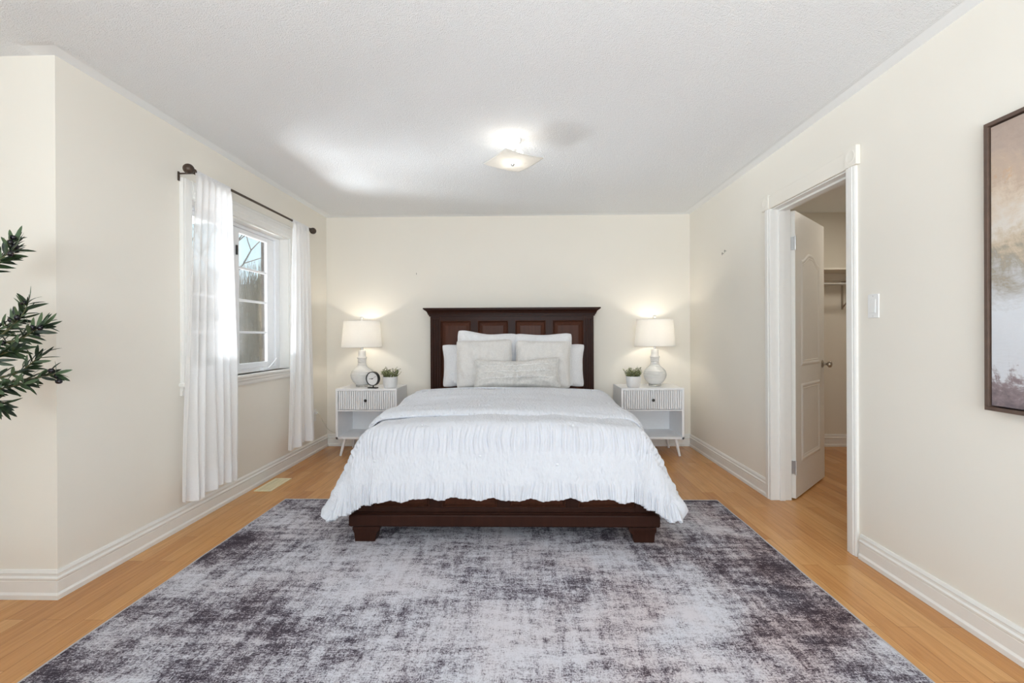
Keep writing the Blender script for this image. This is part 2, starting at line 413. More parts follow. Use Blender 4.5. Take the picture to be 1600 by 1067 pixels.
# closet door (door_1)
dr = bpy.data.objects.new('door_1', None); COL.objects.link(dr); struct(dr, 'white two-panel closet door with an arched upper panel standing open')
dr.location = (1.921, 3.246, .012); dr.rotation_euler = (0, 0, math.radians(43.6))
DW, DT, DH = .73, .035, 2.03
m = MB().box(0, DW, 0, DT, 0, DH)
def ring(loop, side):
    """raised moulding following a closed outline on one face of the door"""
    n = len(loop); cx = sum(p[0] for p in loop)/n; cz = sum(p[1] for p in loop)/n
    y0 = 0 if side < 0 else DT
    rows = []
    for off, h in ((0, 0), (.010, .004), (.018, .0045), (.030, .0008), (.036, .003), (.042, 0)):
        P = []
        for k in range(n):
            a = Vector(loop[k-1]); b = Vector(loop[k]); c = Vector(loop[(k+1) % n])
            d1 = (b-a).normalized(); d2 = (c-b).normalized(); n1 = Vector((-d1.y, d1.x)); n2 = Vector((-d2.y, d2.x))
            nn = (n1+n2); nn = nn/max(nn.length_squared/2, .3)
            q = b + nn*off; P.append((q.x, y0 + side*h, q.y))
        rows.append(P)
    m.grid(np.array(rows), closed=True)
lo = [(.13, .24), (DW-.13, .24), (DW-.13, .80), (.13, .80)]
arch = []
for i in range(17):
    t = i/16; x = DW-.13 - t*(DW-.26); arch.append((x, 1.70 + .060*(lambda q: q*q*(3-2*q))(min(1, max(0, (min(t, 1-t)-.06)/.36)))))
up = [(.13, .93), (DW-.13, .93)] + arch
for sd in (-1, 1): ring(lo, sd); ring(up, sd)
m.build('door_leaf', DOORW, dr, bevel=.0015)
for z in (.22, 1.80):
    h = MB().box(-.012, .004, .002, .034, z-.045, z+.045); h.tube([(-.010, -.004, z-.05), (-.010, -.004, z+.05)], .006, 10); h.build('hinge', STEEL, dr, smooth=False)
k = MB()
for sd, y0 in ((-1, 0), (1, DT)):
    pr_ = [(.031, 0), (.031, .004), (.024, .009), (.011, .012), (.010, .030), (.016, .036), (.026, .043), (.0285, .052), (.025, .062), (.014, .067), (.0001, .068)]
    k.lathe([(r, y0+sd*h) for r, h in pr_], 24, (DW-.062, 0, .92), 'y')
k.box(DW, DW+.0015, .006, .029, .89, .95)
k.build('door_knob', NICKEL, dr, True, auto=40)
hk = MB().box(DW-.045, DW-.020, DT, DT+.004, 1.70, 1.78).tube([(DW-.032, DT+.004, 1.725), (DW-.010, DT+.016, 1.722), (DW+.016, DT+.020, 1.722), (DW+.028, DT+.022, 1.733), (DW+.046, DT+.024, 1.755)], .006, 8).ball((DW+.047, DT+.024, 1.757), .0085, 10)
hk.build('robe_hook', BLACK, dr, True, auto=40)

# ------------------------------------------------------------------ bedroom window (window_1)
wn = bpy.data.objects.new('window_1', None); COL.objects.link(wn); struct(wn, 'white casement window between the sheer curtains'); wn.location = (XL, WY0, WZ0)
W_, H_ = WY1-WY0, WZ1-WZ0
WC = [(0, 0), (.012, 0), (.016, .008), (.016, .028), (.022, .036), (.022, .066), (.018, .074), (.018, .084), (.010, .092), (0, .092)]
m = MB()
m.extr(WC, (0, 0, 0), (0, 0, H_+.10), (1, 0, 0), (0, -1, 0))
m.extr(WC, (0, W_, 0), (0, W_, H_+.10), (1, 0, 0), (0, 1, 0))
m.extr([(a, b*1.18) for a, b in WC], (0, 0, H_), (0, W_, H_), (1, 0, 0), (0, 0, 1))
m.build('casing', TRIM, wn)
MB().box(-.075, .034, -.105, W_+.105, -.022, 0).build('sill', TRIM, wn, bevel=.006, seg=3)
MB().extr([(0, 0), (.010, 0), (.014, .012), (.014, .028), (.020, .036), (.020, .050), (.026, .056), (0, .056)], (0, -.095, -.078), (0, W_+.095, -.078), (1, 0, 0), (0, 0, 1)).build('apron', TRIM, wn)
# reveal liners + outer frame
m = MB()
m.box(-.16, 0, 0, .010, 0, H_).box(-.16, 0, W_-.010, W_, 0, H_).box(-.16, 0, .010, W_-.010, H_-.010, H_)
m.build('jamb_liner', TRIM, wn)
f = MB(); fr = .042
fx0, fx1 = -.13, -.082
f.box(fx0, fx1, .010, .010+fr, 0, H_-.01).box(fx0, fx1, W_-.010-fr-.025, W_-.010, 0, H_-.01).box(fx0, fx1, .052, W_-.077, 0, .030).box(fx0, fx1, .052, W_-.077, H_-.035, H_-.01)
MUL = 3.365 - WY0
f.box(fx0, fx1, MUL-.018, MUL+.018, .03, H_-.035)
fo = f.build('window_frame', VINYL, wn, bevel=.004)
gz0, gz1 = .960-WZ0, 1.978-WZ0
for nm, y0, y1, st in (('sash', .053, MUL-.019, .055), ('sash', MUL+.019, W_-.078, .100)):
    sx0, sx1 = -.122, -.098
    s_ = MB().box(sx0, sx1, y0, y0+st, .031, H_-.036).box(sx0, sx1, y1-st, y1, .031, H_-.036).box(sx0, sx1, y0+st, y1-st, .031, gz0).box(sx0, sx1, y0+st, y1-st, gz1, H_-.036)
    so = s_.build('sash', VINYL, wn, bevel=.004)
    MB().box(-.115, -.111, y0+st, y1-st, gz0, gz1).build('pane', GLASS, so)
    g_ = MB()
    for zz in (1.712, 1.459, 1.206): g_.box(-.121, -.104, y0+st, y1-st, zz-WZ0-.009, zz-WZ0+.009)
    g_.build('muntins', VINYL, so, bevel=.003)
MB().box(-.098, -.086, MUL+.075, MUL+.088, 1.80-WZ0, 1.875-WZ0).build('sash_lock', BLACK, wn, bevel=.003)
cr = MB().box(-.080, -.045, 3.72-WY0, 3.84-WY0, .0, .018).tube([(-.055, 3.80-WY0, .016), (-.045, 3.83-WY0, .040), (-.035, 3.885-WY0, .085), (-.035, 3.905-WY0, .10)], [.008, .007, .006, .007], 8)
cr.build('crank_handle', VINYL, wn, True, bevel=.003, auto=40)

# brick outside the window reveal
def brick_mat():
    g = N('brown_brick'); v = g.coord('Object', (1, 1, 1), (PI/2, 0, 0)); br = g.n('ShaderNodeTexBrick'); g.l(v, br.inputs['Vector'])
    for k_, val in (('Scale', 1), ('Mortar Size', .006), ('Brick Width', .21), ('Row Height', .07)): br.inputs[k_].default_value = val
    br.inputs['Color1'].default_value = (*lin((52, 39, 34)), 1); br.inputs['Color2'].default_value = (*lin((40, 30, 27)), 1); br.inputs['Mortar'].default_value = (*lin((58, 52, 48)), 1)
    g.set(br.outputs['Color'], .9); return g.m
m = MB().box(XL-.22, XL-.165, WY1-.058, YB+.2, -3.2, CZ).box(XL-.22, XL-.165, YC+.2, WY0, -3.2, CZ).box(XL-.22, XL-.165, WY0, WY1-.058, -3.2, WZ0-.03).box(XL-.22, XL-.165, WY0, WY1-.058, WZ1, CZ)
struct(m.build('wall_exterior', brick_mat()))

# ------------------------------------------------------------------ outdoors: bank and bare woods
def bank_mat():
    g = N('leaf_litter'); v = g.coord()
    c = g.ramp(g.noise(v, 3.5, 6, .75), [(.3, lin((84, 74, 62))), (.5, lin((126, 112, 92))), (.7, lin((168, 152, 126)))])
    g.set(c, .95); g.bump(g.noise(v, 8, 5), .6, .2); return g.m
nx, ny = 50, 50
P = np.zeros((ny, nx, 3))
for i in range(ny):
    for j in range(nx):
        y = 6 + 70*i/(ny-1); x = -75 + 75*j/(nx-1)
        d = math.hypot(x+2, y-3)
        z = -3.2 + 8.0*max(0, min(1, (d-8)/26))**1.0 + .5*mnoise.noise((x*.2, y*.2, 0))
        P[i, j] = (x, y, z)
bank = MB().grid(P).build('ground', bank_mat(), smooth=True); struct(bank, 'brown leaf covered bank outside the window')
def bank_z(x, y):
    d = math.hypot(x+2, y-3); return -3.2 + 8.0*max(0, min(1, (d-8)/26)) + .5*mnoise.noise((x*.2, y*.2, 0))
def tree_mesh(seed, h, depth=6):
    rnd = random.Random(seed); trunk = MB(); tw = MB()
    def grow(p, d, ln, r, lev):
        pts = [p]; q = p.copy(); dd = d.copy()
        for k_ in range(3):
            dd = (dd + Vector((rnd.uniform(-.16, .16), rnd.uniform(-.16, .16), rnd.uniform(-.03, .10)))).normalized(); q = q + dd*(ln/3); pts.append(q.copy())
        tgt = trunk if lev < 2 else tw
        tgt.tube(pts, [r, r*.88, r*.76, r*.62], 6 if lev < 2 else 3, False)
        if lev >= depth: return
        for k_ in range(3 if lev < 3 else 2 + (rnd.random() < .5)):
            ax = dd.orthogonal().normalized(); ax.rotate(Matrix.Rotation(rnd.uniform(0, 2*PI), 3, dd))
            nd = dd.copy(); nd.rotate(Matrix.Rotation(rnd.uniform(.35, .85), 3, ax))
            grow(pts[rnd.choice((2, 3, 3))], nd, ln*rnd.uniform(.60, .80), r*.58, lev+1)
    grow(Vector((0, 0, 0)), Vector((0, 0, 1)), h*.34, h*.0085, 0)
    return trunk, tw
protos = []
for sd, h in ((3, 9), (8, 8), (21, 7)):
    t_, tw_ = tree_mesh(sd, h)
    root = thing('bare_tree', (0, 0, 0), 'leafless tree in the woods outside the bedroom window', 'tree', 'leafless trees outside the window')
    t_.build('trunk', BARK, root, True); tw_.build('branches', TWIG, root, True); protos.append(root)
rnd = random.Random(5); first = set()
spots = [(-13.2, 20.0), (-14.9, 27.5), (-7.5, 23), (-19.5, 29.5), (-19.2, 36), (-23.5, 24), (-18.3, 20.5), (-25.5, 34), (-10.5, 30)]
for i, (x, y) in enumerate(spots):
    pt = protos[i % 3]
    if i < 3: pt.location = (x, y, bank_z(x, y)-.1); pt.rotation_euler = (0, 0, i*1.3)
    else: dup(pt, (x, y, bank_z(x, y)-.1), pt['label'], rnd.uniform(0, 6.28))
b = MB()
for i in range(5200):
    t = rnd.uniform(0, 1); d = 13 + 26*t; a = rnd.uniform(-.86, -.30)
    x = -2.2 + d*math.sin(a); y = 3.65 + d*math.cos(a); z = bank_z(x, y)-.1
    h = rnd.uniform(.6, 2.1); p = Vector((x, y, z)); q = p + Vector((rnd.uniform(-.5, .5), rnd.uniform(-.5, .5), h))
    b.tube([p, (p+q)/2 + Vector((rnd.uniform(-.12, .12), rnd.uniform(-.12, .12), 0)), q], [.018, .013, .006], 3, False)
tag(b.build('undergrowth', TWIG, smooth=True), 'brown twiggy undergrowth covering the bank outside the window', 'undergrowth', kind='stuff')

# ------------------------------------------------------------------ curtain rod and curtains
RX, RZ = XL+.116, 2.170
rod = thing('curtain_rod', (RX, 2.72, RZ), 'thin dark bronze curtain rod with ball finials above the window', 'curtain rod')
MB().tube([(0, -.01, 0), (0, 1.50, 0)], .0085, 12).build('rod', BRONZE, rod, True, auto=40)
for y0, sg in ((-.005, -1), (1.50, 1)):
    fp = [(.0085, 0), (.016, .002), (.016, .010), (.010, .013), (.010, .022)] + [(.030*math.sin(a), .050-.030*math.cos(a)) for a in np.linspace(.35, PI, 12)]
    MB().lathe([(max(r, .0001), y0+sg*h) for r, h in fp], 24, axis='y').build('finial', BRONZE, rod, True, auto=50)
for yb in (.014, 1.475):
    bb_ = MB().box(-.1155, -.110, yb-.006, yb+.006, -.045, .010).tube([(-.112, yb, -.002), (-.02, yb, -.002), (0, yb, -.012)], .0052, 8)
    bb_.tube([(0, yb-.006, 0), (0, yb+.006, 0)], .0125, 12); bb_.build('bracket', BRONZE, rod, True, auto=40)
def curtain(label, ytop, ybot, nf, seed, zt=2.192, zb=.175, flare=0):
    rnd_ = random.Random(seed); ph = [rnd_.uniform(0, 6.28) for _ in range(6)]
    nu, nv = 150, 90; P = np.zeros((nv, nu, 3))
    for i in range(nv):
        v = i/(nv-1); e = v**.8
        for j in range(nu):
            u = j/(nu-1)
            a = ytop[0]*(1-e) + ybot[0]*e; c = ytop[1]*(1-e) + ybot[1]*e
            uu = u + .018*math.sin(2*PI*u*2+ph[4])*e
            y = a + (c-a)*uu
            env = min(1, v/.05)
            amp = (.010 + .022*min(1, v*1.6))*env
            f1 = math.sin(2*PI*u*nf + ph[0] + .6*math.sin(3*v+ph[1])); f2 = math.sin(2*PI*u*nf*.5 + ph[2] + v*.8)
            x = amp*(f1*.65 + f2*.55*v) + .008*math.sin(5*v+ph[3]+4*u)*v
            x += .012 if v > .02 else .010
            if v < .02: x = .0095*(1 if v < .008 else 1)
            z = zt*(1-v) + (zb + .012*math.sin(2*PI*u*1.3+ph[5]))*v
            P[i, j] = (x + .004, y, z-RZ)
    root = thing('curtain', (RX, 0, RZ), label, 'curtain', 'sheer curtains')
    k_ = MB().grid(P); k_.build('panel', SHEER, root, True)
    # rod pocket: small gathered sleeve round the rod
    Q = np.zeros((14, 70, 3))
    for i in range(14):
        a = 2*PI*i/13
        for j in range(70):
            u = j/69; r = .0125 + .003*math.sin(2*PI*u*nf*2.2+ph[1])
            Q[i, j] = (r*math.cos(a), ytop[0] + (ytop[1]-ytop[0])*u, r*math.sin(a))
    MB().grid(Q).build('rod_pocket', SHEER, root, True)
    hm = P[int(nv*.925):].copy(); hm[:, :, 0] += .0025
    MB().grid(hm).build('hem', SHEER, root, True)
    return root
curtain('wider white sheer curtain panel at the camera end of the window', (2.705, 3.035), (2.580, 3.060), 6, 4, zt=2.179, zb=.205)
curtain('narrower white sheer curtain panel at the bed end of the window', (3.870, 4.160), (3.765, 4.225), 5, 9, zt=2.179, zb=.215)

# ------------------------------------------------------------------ rug
rx0, rx1, ry0, ry1 = -1.702, 1.362, .78, 3.222
rcx, rcy = (rx0+rx1)/2, (ry0+ry1)/2
nu, nv = 120, 100; top = np.zeros((nv, nu, 3))
for i in range(nv):
    for j in range(nu):
        u = j/(nu-1); v = i/(nv-1); x = rx0+(rx1-rx0)*u; y = ry0+(ry1-ry0)*v
        ew = .010*mnoise.noise((0, y*3.0, 1.7 if u < .5 else 9.1))*abs(2*u-1)**6
        zz = .008 + .004*max(0, mnoise.noise((x*2.5, y*2.5, 3)))*min(1, 8*min(u, 1-u, v, 1-v)+.3)*(1 if y < 2.4 else 0)
        top[i, j] = (x+ew-rcx, y-rcy, zz)
k = MB().grid(top)
bnd = [(0, j) for j in range(nu)] + [(i, nu-1) for i in range(1, nv)] + [(nv-1, j) for j in range(nu-2, -1, -1)] + [(i, 0) for i in range(nv-2, 0, -1)]
o0 = len(k.v); n_ = len(bnd)
for (i, j) in bnd: k.v.append((top[i, j, 0], top[i, j, 1], .0005))
for q in range(n_):
    r_ = (q+1) % n_; k.f.append((bnd[q][0]*nu+bnd[q][1], o0+q, o0+r_, bnd[r_][0]*nu+bnd[r_][1]))
k.f.append(tuple(range(o0, o0+n_)))
rug = k.build('rug', RUG, loc=(rcx, rcy, 0)); tag(rug, 'large distressed grey and purple abstract rug under the foot of the bed', 'rug')
bd = MB()
loop = [(top[i, j, 0], top[i, j, 1], .006) for (i, j) in bnd]; bd.tube(loop + [loop[0]], .005, 6, False)
bd.build('bound_edge', plain('grey_binding', lin((176, 170, 168)), .9, var=.1, scale=60), rug, True)

# ------------------------------------------------------------------ bed
BX = -.112
bed = thing('bed', (BX, 4.75, 0), 'dark espresso wooden panel bed with a tall crown-moulded headboard', 'bed')
def Y(y): return y-4.75
HY0, HY1 = 4.690, 4.765                   # headboard frame front / back
hw = .842
h = MB()
h.box(-hw, -hw+.105, Y(HY0), Y(HY1), .02, 1.37).box(hw-.105, hw, Y(HY0), Y(HY1), .02, 1.37)   # posts
h.box(-hw+.105, hw-.105, Y(HY0+.004), Y(HY1), 1.325, 1.37).box(-hw+.105, hw-.105, Y(HY0+.004), Y(HY1), .30, .46)
pw = .315; px = [-.580, -.1935, .1935, .580]
stx = [(-hw+.105, px[0]-pw/2), (px[0]+pw/2, px[1]-pw/2), (px[1]+pw/2, px[2]-pw/2), (px[2]+pw/2, px[3]-pw/2), (px[3]+pw/2, hw-.105)]
for a, c in stx: h.box(a, c, Y(HY0+.004), Y(HY1), .46, 1.325)
head = h.build('headboard_frame', WOOD, bed, bevel=.003)
for s in (-1, 1):                         # fluted strips on the posts
    t = MB()
    for q in (-.026, 0, .026): t.tube([(s*(hw-.0525)+q, Y(HY0)-.001, .12), (s*(hw-.0525)+q, Y(HY0)-.001, 1.34)], .006, 6)
    t.build('post_reeding', WOOD, head, True, auto=40)
def raised(name, x, z0, z1, w_, yf, d=.030, parent=None):
    """raised-and-fielded panel, front at yf"""
    a = w_/2; rows = []
    for off, dy in ((0, -.002), (.006, -.006), (.012, .010), (.016, .014), (.048, .002), (.052, .0)):
        rows.append([(x-a+off, yf+dy, z0+off), (x+a-off, yf+dy, z0+off), (x+a-off, yf+dy, z1-off), (x-a+off, yf+dy, z1-off)])
    m_ = MB().grid(np.array(rows), closed=True); n0 = len(m_.v); m_.f.append((n0-4, n0-3, n0-2, n0-1))
    return m_.build(name, PANEL, parent)
for x in px: raised('headboard_panel', x, .46, 1.325, pw, Y(HY0+.006), parent=bed)
# crown moulding with mitred returns
cp = [(0, 1.370), (.012, 1.372), (.012, 1.384), (.020, 1.388), (.020, 1.398), (.026, 1.402), (.030, 1.416), (.044, 1.430), (.056, 1.436), (.056, 1.441), (.064, 1.443), (.064, 1.456), (0, 1.456)]
c = MB().extr([(a, b_) for a, b_ in cp], (-hw, Y(HY0), 0), (hw, Y(HY0), 0), (0, -1, 0), Z, 1, 1)
c.extr([(a, b_) for a, b_ in cp], (-hw, Y(HY1), 0), (-hw, Y(HY0), 0), (-1, 0, 0), Z, 0, 1)
c.extr([(a, b_) for a, b_ in cp], (hw, Y(HY0), 0), (hw, Y(HY1), 0), (1, 0, 0), Z, 1, 0)
c.box(-hw, hw, Y(HY0), Y(HY1), 1.370, 1.456)
c.build('crown_moulding', WOOD, bed)
dn = MB()
for i in range(118): 
    x = -hw-.016 + i*(2*hw+.032)/117; dn.box(x-.0045, x+.0045, Y(HY0)-.0245, Y(HY0)-.019, 1.387, 1.399)
dn.build('dentil_strip', WOOD, bed)
# footboard
FY0, FY1 = 2.575, 2.625; fw = .842
fb = MB().box(-fw, -fw+.10, Y(FY0), Y(FY1), .17, .345).box(fw-.10, fw, Y(FY0), Y(FY1), .17, .345).box(-fw+.10, fw-.10, Y(FY0), Y(FY1), .17, .197).box(-fw+.10, fw-.10, Y(FY0), Y(FY1), .318, .345)
for a, c2 in stx[1:4]: fb.box(a, c2, Y(FY0), Y(FY1), .197, .318)
fb.box(-fw+.10, stx[0][1], Y(FY0), Y(FY1), .197, .318).box(stx[4][0], fw-.10, Y(FY0), Y(FY1), .197, .318)
fb.build('footboard', WOOD, bed, bevel=.003)
for x in px: raised('footboard_panel', x, .197, .318, pw, Y(FY0+.008), parent=bed)
mp_ = [(0, .170), (.008, .170), (.012, .166), (.026, .162), (.030, .156), (.030, .106), (.026, .098), (.018, .094), (0, .094)]
b_ = MB().extr(mp_, (-fw, Y(FY0), 0), (fw, Y(FY0), 0), (0, -1, 0), Z, 1, 1)
b_.extr(mp_, (-fw, Y(FY1), 0), (-fw, Y(FY0), 0), (-1, 0, 0), Z, 0, 1); b_.extr(mp_, (fw, Y(FY0), 0), (fw, Y(FY1), 0), (1, 0, 0), Z, 1, 0)
b_.box(-fw, fw, Y(FY0), Y(FY1), .094, .170); b_.build('base_moulding', WOOD, bed)
for s in (-1, 1):
    MB().box(s*(hw-.03)-.014, s*(hw-.03)+.014, Y(FY1), Y(HY0), .13, .33).build('side_rail', WOOD, bed, bevel=.003)
    # bracket foot: flared block, narrower at the floor
    fx = s*(fw-.062); rows = []
    for z, a, f_ in ((.0085, .050, .030), (.018, .052, .032), (.055, .060, .036), (.075, .078, .044), (.083, .082, .046), (.094, .082, .046)):
        rows.append([(fx-a if s > 0 else fx-.062-(a-.082)*.0-.012+(.082-a)*.35, Y(FY0)-f_*.55, z), (fx+a if s < 0 else fx+.074-(.082-a)*.35, Y(FY0)-f_*.55, z),
                     (fx+a if s < 0 else fx+.074-(.082-a)*.35, Y(FY1)+.01, z), (fx-a if s > 0 else fx-.074+(.082-a)*.35, Y(FY1)+.01, z)])
    t = MB().grid(np.array(rows), closed=True); t.f += [(3, 2, 1, 0), (20, 21, 22, 23)]; t.build('leg', WOOD, bed, bevel=.002)
mt = thing('mattress', (BX, 3.66, 0), 'white sheeted mattress in the dark bed, under the comforter', 'mattress')
MB().box(-.735, .735, -.98, .98, .36, .625).build('mattress_body', WHITEF, mt, True, bevel=.05, seg=4)
MB().box(-.76, .76, -.99, .99, .20, .358).build('box_spring', WHITEF, mt, bevel=.01)

# ------------------------------------------------------------------ comforter
def sheet(a, b_, A, yf, ztop, r, ang_side, ang_front, lift=0):
    """where sheet point (a across, b_ past the front edge if > 0, else along the bed) lies"""
    da = np.maximum(np.abs(a)-A, 0); db = np.maximum(b_, 0); d = np.sqrt(da**2+db**2)+1e-9
    th = np.arctan2(db, da)
    cor = np.sin(2*th)**2
    ph = ang_side*np.cos(th)**2 + ang_front*np.sin(th)**2 - math.radians(10)*cor
    d0 = d
    arc = np.minimum(d, r*ph); rest = d-arc
    out = r*np.sin(arc/r) + rest*np.cos(ph); dn_ = r*(1-np.cos(arc/r)) + rest*np.sin(ph)
    x = np.where(np.abs(a) > A, np.sign(a)*A, a) + np.sign(a)*out*da/d0
    y = yf + np.maximum(-b_, 0) - out*db/d0
    crown = .022*(1-(np.clip(np.abs(a)/A, 0, 1))**2.2)
    return x, y, ztop + crown - dn_ + lift, d, da, db
def fbm(X, Yv, sx, sy, seed):
    out = np.empty(X.shape)
    it = np.nditer(X, flags=['multi_index'])
    for v in it:
        i = it.multi_index; out[i] = mnoise.noise((float(v)*sx, float(Yv[i])*sy, seed))
    return out
def normals(P):
    du = np.gradient(P, axis=1); dv = np.gradient(P, axis=0); n = np.cross(du, dv); n /= np.linalg.norm(n, axis=2, keepdims=True)+1e-12
    n[n[:, :, 2].mean() < 0] *= -1
    return n
cf = thing('comforter', (BX, 3.3, 0), 'puffy white seersucker comforter with ruched bands spread over the bed', 'comforter')
A_, YF_, ZT_ = .725, 2.665, .652
na, nb = 640, 430
hs, hf = .50, .475
a1 = np.linspace(-(A_+hs), A_+hs, na); b1 = np.linspace(-1.30, hf, nb)
Aa, Bb = np.meshgrid(a1, b1)
hemw = .006*np.sin(Aa*7+1)+.005*np.sin(Aa*31)+.004*np.sin(Aa*57+2)
Bs = np.where(Bb > .2, Bb + hemw*(Bb-.2)/.275, Bb)
un_ = np.clip((np.abs(Aa)-A_)/hs, 0, None); vn_ = np.clip(Bs/hf, 0, None); qs = (np.maximum(un_, vn_)+1e-9)/((un_**5+vn_**5)**.2+1e-9)      # rounded sheet corners
As = np.where(np.abs(Aa) > A_, np.sign(Aa)*(A_+(np.abs(Aa)-A_)*qs), Aa); Bs = np.where(Bs > 0, Bs*qs, Bs)
X, Yy, Zz, d, da, db = sheet(As, Bs, A_, YF_, ZT_ + .015*np.clip(-Bb, 0, 1.3)/1.3, .125, math.radians(67), math.radians(79))
Pm = np.stack([X, Yy, Zz], 2); Nm = normals(Pm)
if Nm[:, :, 2].mean() < 0: Nm = -Nm
slow = fbm(Aa, Bb, 3.2, 3.2, 1.3)*.016 + fbm(Aa, Bb, 8, 6, 5.3)*.006
warp = fbm(Aa, Bb, 6, 9, 2.2)*.9 + fbm(Aa, Bb, 18, 10, 8.2)*.5
def band(x, c, w_): return np.exp(-((x-c)/w_)**4)
bf = Bb + .015*fbm(Aa, Bb, 4, 0.1, 7.7)
ru = band(bf, .145, .075) + .95*band(bf, .445, .060) + .8*band(bf, -.42, .06)
rip = np.sin(Aa*2*PI/.026 + warp*3.0 + Bb*9)*.0036 + np.sin(Aa*2*PI/.041 + warp*2.6)*.0026
damp = (1-.8*np.clip((np.abs(Aa)-A_-hs+.10)/.10, 0, 1))*np.clip(1-(1-qs)*3.5, .3, 1)
fine = (fbm(Aa, Bb, 120, 40, 4.4)*.0034 + fbm(Aa, Bb, 55, 60, 6.1)*.0014)*damp; rip = rip*1.6*damp
fold = np.sin(Aa*2*PI/.19 + 2*warp)*.010*np.clip(db/.45, 0, 1)**1.5 + np.sin(Bb*2*PI/.23 + 2*warp)*.012*np.clip(da/.45, 0, 1)**1.5
th = np.arctan2(db, da); crn = np.sin(2*th)*np.clip(np.sqrt(da**2+db**2)/.4, 0, 1)
fold = fold + crn*np.sin(th*4+.4)*.012
tufts = [(-.475, .035), (-.13, .245), (.40, .05), (.30, .29), (-.72, .25)]
pk = np.zeros_like(Aa)
for tx, tb in tufts: pk += np.exp(-(((Aa-tx)/.05)**2 + ((Bb-tb)/.03)**2))
Pm = Pm + Nm*(slow*(1-.5*np.clip(db/.3, 0, 1)) + ru*rip + (1-np.clip(ru, 0, 1))*fine + fold - pk*.012)[:, :, None]
hem = np.clip((Bb-(hf-.02))/.02, 0, 1) + np.clip((np.abs(Aa)-(A_+hs-.02))/.02, 0, 1)
Pm[:, :, 2] += 0*hem
Pm[:, :, 2] = np.maximum(Pm[:, :, 2], .022)
cy0 = 3.3
Pm[:, :, 1] -= cy0
k = MB().grid(Pm); k.uv = np.stack([Aa.ravel(), Bb.ravel()], 1)
top_ = k.build('top_layer', QUILT, cf, True)
sm = top_.modifiers.new('thick', 'SOLIDIFY'); sm.thickness = .016; sm.offset = -1
for tx, tb in tufts:
    i = int(np.argmin(np.abs(b1-tb))); j = int(np.argmin(np.abs(a1-tx))); p = Pm[i, j] + Nm[i, j]*.004
    MB().ball(p, .008, 8, (1.1, .8, .9)).build('tuft', WHITEF, top_, True)
# folded-back flap lying on top
nb2 = 260; hs2 = .43; L0, L1 = -.165, -1.24
bq = np.linspace(L0, L1-.11, nb2); Aa, Bb = np.meshgrid(np.linspace(-(A_+hs2), A_+hs2, na), bq)
lim = L1 + .02*np.sin(Aa*2.3+.4)
Bc = np.maximum(Bb, lim)                                  # beyond the fold it turns down
X, Yy, Zz, d, da, db = sheet(Aa, Bc + .010*np.sin(Aa*5), A_+.008, YF_, ZT_+.012 + .028*np.clip(-Bc, 0, 1.3)/1.3, .131, math.radians(69), math.radians(80))
Pf = np.stack([X, Yy, Zz], 2); Nf = normals(Pf)
if Nf[:, :, 2].mean() < 0: Nf = -Nf
ov = np.clip((lim-Bb)/.11, 0, 1); ang = ov*PI
Rr = .026
Pf[:, :, 1] += Rr*np.sin(ang)
Pf -= Nf*(Rr*(1-np.cos(ang)))[:, :, None]
slow = fbm(Aa, Bb, 3.0, 4.5, 11.3)*.014 + fbm(Aa, Bb, 1.6, 12, 15.3)*.010
warp = fbm(Aa, Bb, 6, 9, 12.2)
ru = band(Bb, -1.19, .075) + .5*band(Bb, -.60, .05)
rip = np.sin(Aa*2*PI/.033 + warp*4 + Bb*8)*.0042 + fbm(Aa, Bb, 30, 14, 3.9)*.008
fine = fbm(Aa, Bb, 120, 40, 14.4)*.0032
puff = .010*np.sin(np.clip((L0-Bb)/(L0-L1), 0, 1)*PI*3.0 + 1.2*fbm(Aa, Bb, 1.2, .5, 9.2))
edge = np.clip(1-(L0-Bb)/.05, 0, 1)**2
Pf = Pf + Nf*(slow + ru*rip + (1-np.clip(ru, 0, 1))*fine + puff + .006 - edge*.020 + np.sin(Bb*2*PI/.2)*.010*np.clip(da/.35, 0, 1))[:, :, None]
Pf[:, :, 1] -= cy0
k = MB().grid(Pf); k.uv = np.stack([Aa.ravel(), Bb.ravel()], 1)
fl = k.build('folded_flap', QUILT, cf, True)
sm = fl.modifiers.new('thick', 'SOLIDIFY'); sm.thickness = .014; sm.offset = -1
st_ = MB()
for j in range(14, na-14, 9):
    p = Pf[1, j]; MB().ball((p[0], p[1]-.002, p[2]+.004), .0042, 6).build('stitch', WHITEF, fl, True)

